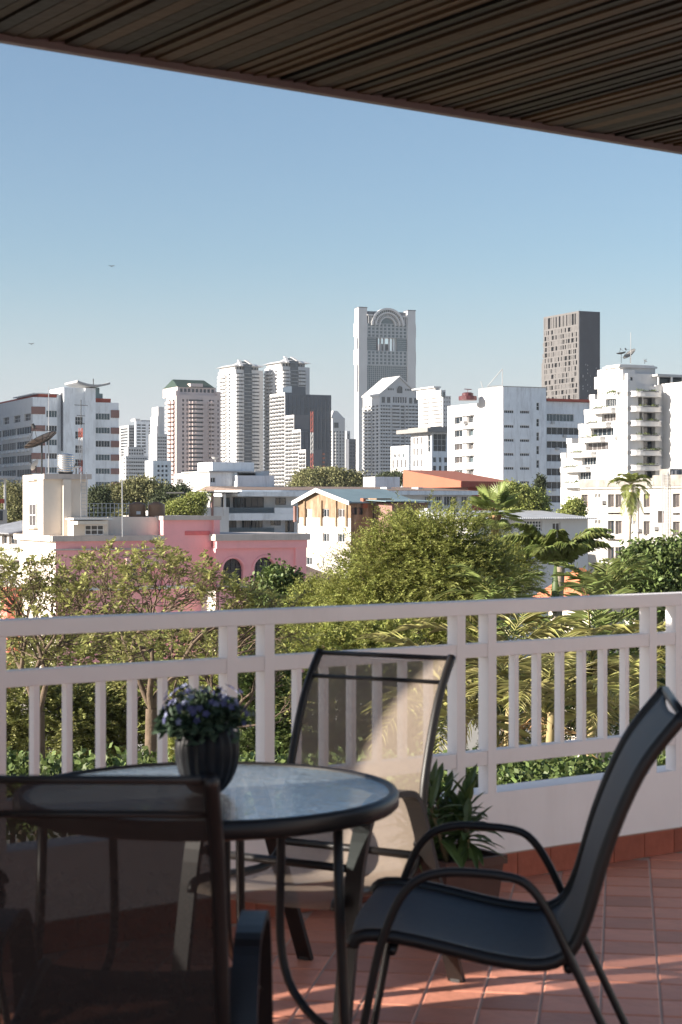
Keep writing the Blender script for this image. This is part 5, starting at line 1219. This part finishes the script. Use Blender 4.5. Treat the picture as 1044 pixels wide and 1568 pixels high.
# background trees
G = 'trees between the villa and the office blocks'
tree('background_tree', 'dull olive tree directly right of the white brown-panelled office', 205, 235, [(185,765,28,22),(215,755,30,20),(240,765,28,20),(200,785,45,18)], 900, 60, .45, .30, .10, g_far, .3, G)
tree('background_tree', 'small dark green round tree behind the cream stair block', 153, 225, [(152,765,16,16),(150,780,20,14)], 260, 60, .35, .28, .10, g_fardk, .3, G)
tree('background_tree', 'dark tree beside the brown water tanks', 255, 232, [(255,770,22,22),(275,765,18,20),(250,790,26,18)], 420, 60, .4, .3, .1, g_fardk, .3, G)
tree('background_tree', 'bright yellow-green tree behind the right brown tank', 285, 190, [(283,778,26,12),(262,785,14,12),(300,765,14,9)], 350, 60, .3, .2, .07, g_bright, .2, G)
tree('background_tree', 'pale bare-branched tree behind the old house at the left edge', 22, 205, [(20,760,22,22),(30,785,26,20),(5,790,20,16)], 420, 40, .4, .22, .07, g_far, .25, G, nlimb=30)
tree('spreading_tree', 'broad flat-crowned rain tree at the foot of the dark condominium', 505, 330, [(475,736,26,13),(505,732,28,12),(535,737,24,12),(500,745,52,12)], 900, 60, .55, .36, .13, g_far, .5, None)
tree('background_tree', 'dark trees foot of the gabled tower beside the orange roof', 610, 420, [(605,733,14,9),(590,735,12,8)], 160, 50, .5, .4, .15, g_fardk, .3, G)
tree('garden_tree', 'leafy yellow-green tree in front of the big white block', 800, 175, [(795,765,26,16),(780,755,14,12),(815,770,18,16),(800,785,34,14)], 700, 60, .32, .22, .09, g_bright, .25, G)
tree('conifer', 'taller dark conifer before the big white block', 823, 180, [(826,750,6,12),(822,765,8,14),(828,740,4,7)], 240, 60, .16, .2, .05, g_fardk, .15, None, flat=1.6)
tree('conifer', 'shorter dark conifer left of the taller one', 806, 181, [(806,758,5,10),(805,768,6,10)], 140, 60, .14, .2, .05, g_fardk, .15, None, flat=1.6)
tree('background_tree', 'small yellow-green tree between the shed and the stained white block', 878, 172, [(880,780,12,14),(870,790,14,10)], 240, 50, .25, .2, .08, g_bright, .15, G)
# far tree belt and low roofs that close the view towards the horizon
bl = [blob(q, 768+rng.random()*6, 620+rng.random()*80, 30, 11, 9) for q in range(-40, 1110, 26)]
C = shell(bl, 3200); ftb = tag(link('distant_trees', leaves(C, 22, .9, .8, .3, 'distant_trees', g_far, (0,620,0)), None, (0,620,0)), kind='stuff')
# middle trees
tree('tamarind_tree', 'large fine-leaved olive tree in the middle, rising over the railing', 630, 56,
     [(612,830,42,38),(575,875,55,45),(650,850,58,55),(700,840,48,50),(735,880,50,50),(665,900,95,60),(545,915,50,35),(600,950,110,50)], 6500, 26, .15, .13, .022, g_fine, .28, fork=960, nlimb=26, spray=.75)
tree('dense_tree', 'dark glossy round tree right of the pink arches', 430, 62, [(425,905,30,32),(450,930,34,34),(405,940,24,30),(440,965,45,35)], 900, 44, .17, .15, .055, g_dark, .2)
tree('garden_tree', 'yellow-green tree below the brick house, behind the top rail', 495, 58, [(490,925,35,28),(520,935,45,30),(470,950,30,30)], 1200, 24, .16, .13, .026, g_fine, .2, spray=.6)
tree('mango_tree', 'dark full tree with large leaf clusters at the right edge', 1000, 72, [(985,870,36,32),(1025,868,40,36),(950,900,32,32),(1005,905,60,42),(1065,880,40,50)], 1300, 44, .22, .21, .06, g_dark, .35, droop=.4)
tree('garden_tree', 'feathery olive tree left of the tall feather palm', 775, 60, [(770,880,34,42),(790,860,26,30),(745,900,40,40)], 1500, 24, .15, .13, .022, g_fine, .2, spray=.7)
# sparse branching trees at the left
def branching(label, px, d, base_py, spread, levels, seed, m, leafn, leafL, H, lean=0, tuft=.13, group=None, name='sparse_tree'):
    tdir = []; keep = .3; rr = random.Random(seed); o = thing(name, label, 'tree', (X(px,d), d, 0), 0, group); mb = MB(); tips = []
    def br(p, dr, L, r, lv):
        pts = [p]; q = p.copy(); dd = dr.copy()
        for i in range(3):
            dd = (dd + Vector((rr.gauss(0,.16), rr.gauss(0,.16), rr.gauss(.03,.1)))).normalized(); q = q + dd*L/3; pts.append(q.copy())
        mb.tube(pts, [r, r*.88, r*.78, r*.68], 6 if r > .04 else 4, cap=False)
        if lv <= 1 and rr.random() < keep: tips.append(tuple(pts[-1])); tdir.append(tuple(dd))
        if lv == 0: return
        for k in range(3 if rr.random() < .45 else 2):
            ax = dd.orthogonal().normalized(); ax = Matrix.Rotation(rr.random()*6.283, 3, dd) @ ax
            nd = (Matrix.Rotation(rr.uniform(.3,.85)*spread, 3, ax) @ dd); nd = (nd + Vector((0,0,.06))).normalized()
            br(pts[-1] if k else pts[-1], nd, L*rr.uniform(.68,.86), r*.64, lv-1)
    b = Vector((X(px,d), d, Z(base_py,d))); limb(mb, (X(px,d), d, 0), b, .16, .12, rr, 8, .01)
    for k in range(3): br(b, Vector((lean+rr.gauss(0,.45), rr.gauss(0,.35), 1)).normalized(), H, .075, levels)
    part('trunk', mb, barkm, o, smooth=True)
    C = np.repeat(np.array(tips), 2, 0); D_ = np.repeat(np.array(tdir), 2, 0)*.6+rng.normal(size=(len(C),3))*.55; me = sprays(C, D_, leafn, .34, leafL, leafL*.24, 'crown', m, (X(px,d), d, 0), .4); link('crown', me, o)
    return o
G2 = None
branching('sparse airy tree with visible brown branches in front of the pink villa, right one', 232, 36, 1085, 1.0, 6, 5, g_pale, 13, .12, .98)
branching('sparse airy tree with thin branches in front of the villa corner, at the left edge', 60, 38, 1090, 1.0, 6, 21, g_pale, 13, .12, 1.0)
branching('thin twiggy tree seen between the railing balusters below the villa arches', 330, 36, 1165, 1.0, 5, 14, g_pale, 12, .11, .85)
# undergrowth behind the railing
G3 = 'undergrowth trees seen through the railing'
def low(label, px, d, bl, n, m, L=.11, per=42, rad=.13): return tree('garden_tree', label, px, d, bl, int(n*.8), 28, rad, L*1.15, L*.26, m, .14, G3, nlimb=26, spray=.5)
low('olive undergrowth tree at the far left, behind the lower balusters', 30, 46, [(30,1080,60,55),(90,1110,60,60),(-20,1130,60,60)], 1900, g_olive)
low('olive undergrowth tree behind the balusters left of the vase', 170, 47, [(150,1090,65,60),(215,1060,60,50),(190,1150,80,60)], 2000, g_olive)
low('fine yellow-green tree behind the vase and the paired posts', 320, 44, [(300,1090,60,60),(360,1050,50,45),(340,1150,80,60)], 1900, g_fine)
low('dark green tree behind the left paired posts', 415, 40, [(410,1060,45,60),(440,1120,50,60),(400,1170,60,50)], 1500, g_dark)
low('olive tree behind the middle chair back', 540, 42, [(500,1010,60,50),(580,1010,70,50),(540,1080,90,70),(620,1080,70,60),(560,1160,100,50)], 3000, g_fine)
low('yellow-green tree behind the top rail in the middle', 690, 46, [(650,990,60,50),(710,980,50,45),(740,1030,50,50)], 1600, g_fine)
low('deep green shrub tree behind the right balusters', 900, 44, [(860,1060,70,70),(940,1050,70,80),(1010,1060,60,80),(800,1100,60,60)], 2300, g_dark)
low('dim green tree filling the gap below the villa', 250, 60, [(100,1010,110,50),(250,1000,110,50),(370,990,60,50)], 2200, g_olive, .14, 40, .18)
# dark clipped hedge just beyond the wall
o = thing('hedge', 'dark green clipped hedge directly beyond the low balcony wall', 'hedge', (X(850,19), 19, 0))
bl = [blob(q, 1215+8*math.sin(q), 19+rng.random()*.6, 40, 42, .8) for q in range(-60, 1140, 34)]; C = shell(bl, 4200)
link('leaves', leaves(C, 26, .07, .085, .026, 'leaves', g_dark, (X(850,19), 19, 0)), o); o.children[0]['kind'] = 'stuff'
mb = MB(); rr = random.Random(2)
for q in range(-60, 1140, 40): limb(mb, (X(q,19.3),19.3,0), (X(q,19.3),19.3,Z(1225,19.3)), .06, .03, rr, 5, .01)
part('stems', mb, barkm, o, kind='stuff')
# palms
def fronds(c, n, L, el, nl, ll, lw, m, off, droop=.9, seed=1, az0=0, azs=6.283, upbias=.25, vshape=.5, hang=(.2,.45)):
    """feather fronds: every leaflet a folded tapering blade"""
    r_ = np.random.default_rng(seed); Vs = []; racs = []; vals = []
    for i in range(n):
        az = az0+azs*(i+r_.random()*.6)/n; e = el[0]+(el[1]-el[0])*r_.random(); Li = L*(.8+.4*r_.random()); K = 12
        p = np.array(c, float); pts = [p.copy()]; ee = e
        for k in range(K):
            ee = e - droop*(k/K)**1.5*1.6; p = p + np.array([math.cos(az)*math.cos(ee), math.sin(az)*math.cos(ee), math.sin(ee)])*Li/K; pts.append(p.copy())
        pts = np.array(pts); racs.append(pts)
        t = np.linspace(.14, 1, nl); tf = t*K; i0 = np.minimum(tf.astype(int), K-1); fr = (tf-i0)[:,None]
        P = pts[i0]*(1-fr)+pts[i0+1]*fr; T = unit(pts[i0+1]-pts[i0]); side = unit(np.cross(T, np.array([0,0,1.0])+1e-6)); up = unit(np.cross(side, T))
        size = (np.sin(math.pi*(.12+.80*t))**.7)[:,None]*ll*(.85+.3*r_.random((nl,1)))
        for sg in (-1, 1):
            D = unit(T*(.55+.6*t[:,None]) + side*sg + up*vshape*(r_.random((nl,1))*.8+.2) + r_.normal(size=(nl,3))*.12)
            M_ = P + D*size*.5; D2 = unit(D + np.stack([np.zeros(nl),np.zeros(nl),-hang[0]-hang[1]*r_.random(nl)],1)); E = M_ + D2*size*.5; wv = unit(np.cross(D, up+.01))*lw
            V = np.stack([P-wv*.3, P+wv*.3, M_+wv*.5, E, M_-wv*.5], 1).reshape(-1,3); Vs.append(V); vals.append(np.clip(.1+.3*r_.random()+.7*r_.random(nl)**1.5,0,1))
    V = np.concatenate(Vs)-np.array(off); v = np.concatenate(vals)
    return V, v, racs
def palm(label, px, py, d, n, L, el, nl, ll, lw, m, trunk_r=.1, seed=1, group=None, droop=.9, name='feather_palm', trunk=True, cat='palm tree', shaft=None, dry=0, az0=0, azs=6.283, vshape=.4, tm=None, hang=(.2,.45)):
    c = (X(px,d), d, Z(py,d)); off = (c[0], c[1], 0); o = thing(name, label, cat, off, 0, group)
    V, v, racs = fronds(c, n, L, el, nl, ll, lw, m, off, droop, seed, az0, azs, vshape=vshape, hang=hang)
    link('fronds', np_mesh('fronds', V, 5, [(0,1,2,3),(0,3,4,4)] if 0 else [(0,1,2),(0,2,3),(0,3,4)], m, v), o)
    mb = MB()
    for r in racs: mb.tube([Vector(q) for q in r[::2]], [.022,.02,.017,.013,.01,.007,.004][:len(r[::2])], 4, cap=False)
    part('frond_stalks', mb, mat('palm_stalk', (.20,.19,.06), .6), o, smooth=True)
    if trunk:
        mb = MB(); h = c[2]; mb.tube([(c[0]+.1*math.sin(k), c[1], h*k/14) for k in range(15)], [trunk_r*(1.1+.08*(k%2)) for k in range(15)], 10, cap=False); part('trunk', mb, tm or mat('palm_trunk', (.26,.22,.17), .9, bump=.6, scale=5, var=.25), o, smooth=True)
        if shaft: mb = MB(); mb.tube([(c[0],c[1],c[2]-shaft), (c[0],c[1],c[2]-shaft*.5), (c[0],c[1],c[2]+.05)], [trunk_r*1.15, trunk_r*1.3, trunk_r*.6], 10); part('crownshaft', mb, mat('crownshaft_green', (.07,.10,.035), .5), o, smooth=True)
    if dry:
        V, v, racs = fronds((c[0],c[1],c[2]-.1), dry, L*.7, (-.9,-.3), nl//2, ll*.8, lw, dryp, off, .6, seed+9); link('dry_fronds', np_mesh('dry_fronds', V, 5, [(0,1,2),(0,2,3),(0,3,4)], dryp, v), o)
    return o
palm('tall feather palm with long arching fronds in front of the stained white block', 852, 868, 46, 17, 1.55, (.75,1.5), 30, .55, .018, g_palm, .11, 4, droop=.9, shaft=1.2, vshape=.0, hang=(.9,1.0))
palm('feather palm leaning right with stiff fronds below the white block', 925, 915, 43, 12, 1.5, (.2,1.2), 24, .5, .02, g_palm, .1, 8, droop=.6, shaft=.9)
palm('feather palm with drooping fronds left of the tall feather palm', 762, 925, 46, 12, 1.7, (.2,1.1), 24, .5, .02, g_palm, .1, 12, droop=.8, shaft=.9)
palm('slender palm with a small yellow-green crown before the stained white block', 966, 742, 112, 15, 1.5, (-.2,1.2), 26, .5, .04, g_bright, .07, 15, droop=1.1, shaft=.0001 if 0 else None, name='slender_palm', dry=0)
o = sc.objects.get('slender_palm'); 
V, v, racs = fronds((X(966,112),112,Z(748,112)), 9, 1.7, (-1.35,-.9), 24, .4, .04, g_bright, (o.location.x, o.location.y, 0), .15, 5); link('hanging_fronds', np_mesh('hanging_fronds', V, 5, [(0,1,2),(0,2,3),(0,3,4)], g_bright, v), o)
G4 = 'areca palms behind the right railing panels'
for i, (px, py, d, n, L, lab, m) in enumerate([
    (700,1100,27,10,1.9,'yellowish areca palm behind the paired posts right of the chair back',g_palmy), (775,1030,30,12,2.1,'areca palm with pale fronds left of the right railing panel',g_palmy),
    (835,1090,26,12,1.9,'bright areca palm in the middle of the right railing panel',g_palmy), (905,1010,31,13,2.2,'areca palm with upright fronds at the upper right of the railing',g_palm),
    (960,1110,27,11,1.8,'yellow-green areca palm behind the leaning chair back',g_palmy), (1035,1040,29,12,2.0,'areca palm at the right edge behind the rail',g_palmy)]):
    palm(lab, px, py, d, n, L, (.1,1.3), 25, .56, .02, m, .06, 40+i, G4, .95, 'areca_palm', dry=3 if i in (1,2) else 0, tm=mat('palm_cane', (.30,.24,.12), .8))
# fan palm
d = 84; c = Vector((X(758,d), d, Z(786,d))); o = thing('fan_palm', 'fan palm with stiff round leaves above the olive tree', 'palm tree', (c.x, c.y, 0)); Vs = []; vs = []; st = MB(); r_ = np.random.default_rng(3)
for i in range(34):
    az = r_.random()*6.283; el_ = -.75+2.1*r_.random(); dv = Vector((math.cos(az)*math.cos(el_), math.sin(az)*math.cos(el_), math.sin(el_))); p = c+dv*(.55+.3*r_.random()); st.tube([c, p], .02, 4, cap=False)
    sd = dv.cross(Vector((0,0,1))).normalized(); up = sd.cross(dv); K = 26; dry_ = el_ < -.45
    for k in range(K):
        q = -1.9+3.8*k/(K-1); dd = (dv*math.cos(q)+sd*math.sin(q)+up*.12).normalized(); L_ = .85*(.75+.25*math.cos(q))*(1+.1*r_.random()); wv = dd.cross(up).normalized()*.028; m_ = p+dd*L_*.55; e = m_+(dd+Vector((0,0,-.35))).normalized()*L_*.45
        Vs += [tuple(p-wv*.3), tuple(p+wv*.3), tuple(m_+wv), tuple(e), tuple(m_-wv)]; vs.append(.15 if dry_ else .4+.6*r_.random()*.8)
V = np.array(Vs)-np.array((c.x, c.y, 0)); link('fan_leaves', np_mesh('fan_leaves', V, 5, [(0,1,2),(0,2,3),(0,3,4)], g_palm, np.array(vs)), o); part('leaf_stalks', st, mat('palm_stalk', (.2,.19,.06)), o)
mb = MB(); mb.tube([(c.x,c.y,c.z*k/16) for k in range(17)], [.17+.02*(k%2) for k in range(17)], 10, cap=False)
for k in range(60): 
    q = r_.random()*6.283; zq = c.z-1.6*r_.random()**.7; mb.tube([(c.x+.15*math.cos(q), c.y+.15*math.sin(q), zq), (c.x+.3*math.cos(q), c.y+.3*math.sin(q), zq+.22)], .03, 4)
part('trunk', mb, mat('fan_palm_trunk', (.30,.19,.10), .95, var=.3, scale=3, bump=.5), o)
# small terracotta roof between the palms
B = Bld('small_house', 'terracotta-roofed little house glimpsed between the palms', 905, 66, -25, 'house'); f = B.f; zz = B.z
B.vol(0, f.t(955), 0, zz(925), 3, 0, (), (), .2, cream, cream)
mb = MB(); ta, tb = -.6, f.t(960)
mb.quad(f.p(ta,zz(925),.4), f.p(tb,zz(925),.4), f.p(tb-.9,zz(872),-1.6), f.p(ta+1.0,zz(872),-1.6)); mb.tri(f.p(ta,zz(925),-3.6), f.p(ta,zz(925),.4), f.p(ta+1.0,zz(872),-1.6)); mb.tri(f.p(tb,zz(925),.4), f.p(tb,zz(925),-3.6), f.p(tb-.9,zz(872),-1.6)); mb.quad(f.p(tb,zz(925),-3.6), f.p(ta,zz(925),-3.6), f.p(ta+1.0,zz(872),-1.6), f.p(tb-.9,zz(872),-1.6))
part('roof', mb, mat('terracotta_roof', (.50,.17,.09), .8, var=.25, scale=2, bump=.4), B.root)
# power lines in front of the villa
for k, (ya, yb, lab) in enumerate(((918,912,'upper dark power line crossing below the pink arches'), (922,917,'lower dark power line crossing below the pink arches'))):
    mb = MB(); d = 120; pts = [(X(-60+60*i,d), d, Z(ya+20-(60*i)*.05+((i-5)/5)**2*-8, d)) for i in range(11)]; mb.tube(pts, .02, 4)
    tag(link('power_line', mb.mesh('power_line', dmetal, pts[0]), None, pts[0]), lab, 'cable')
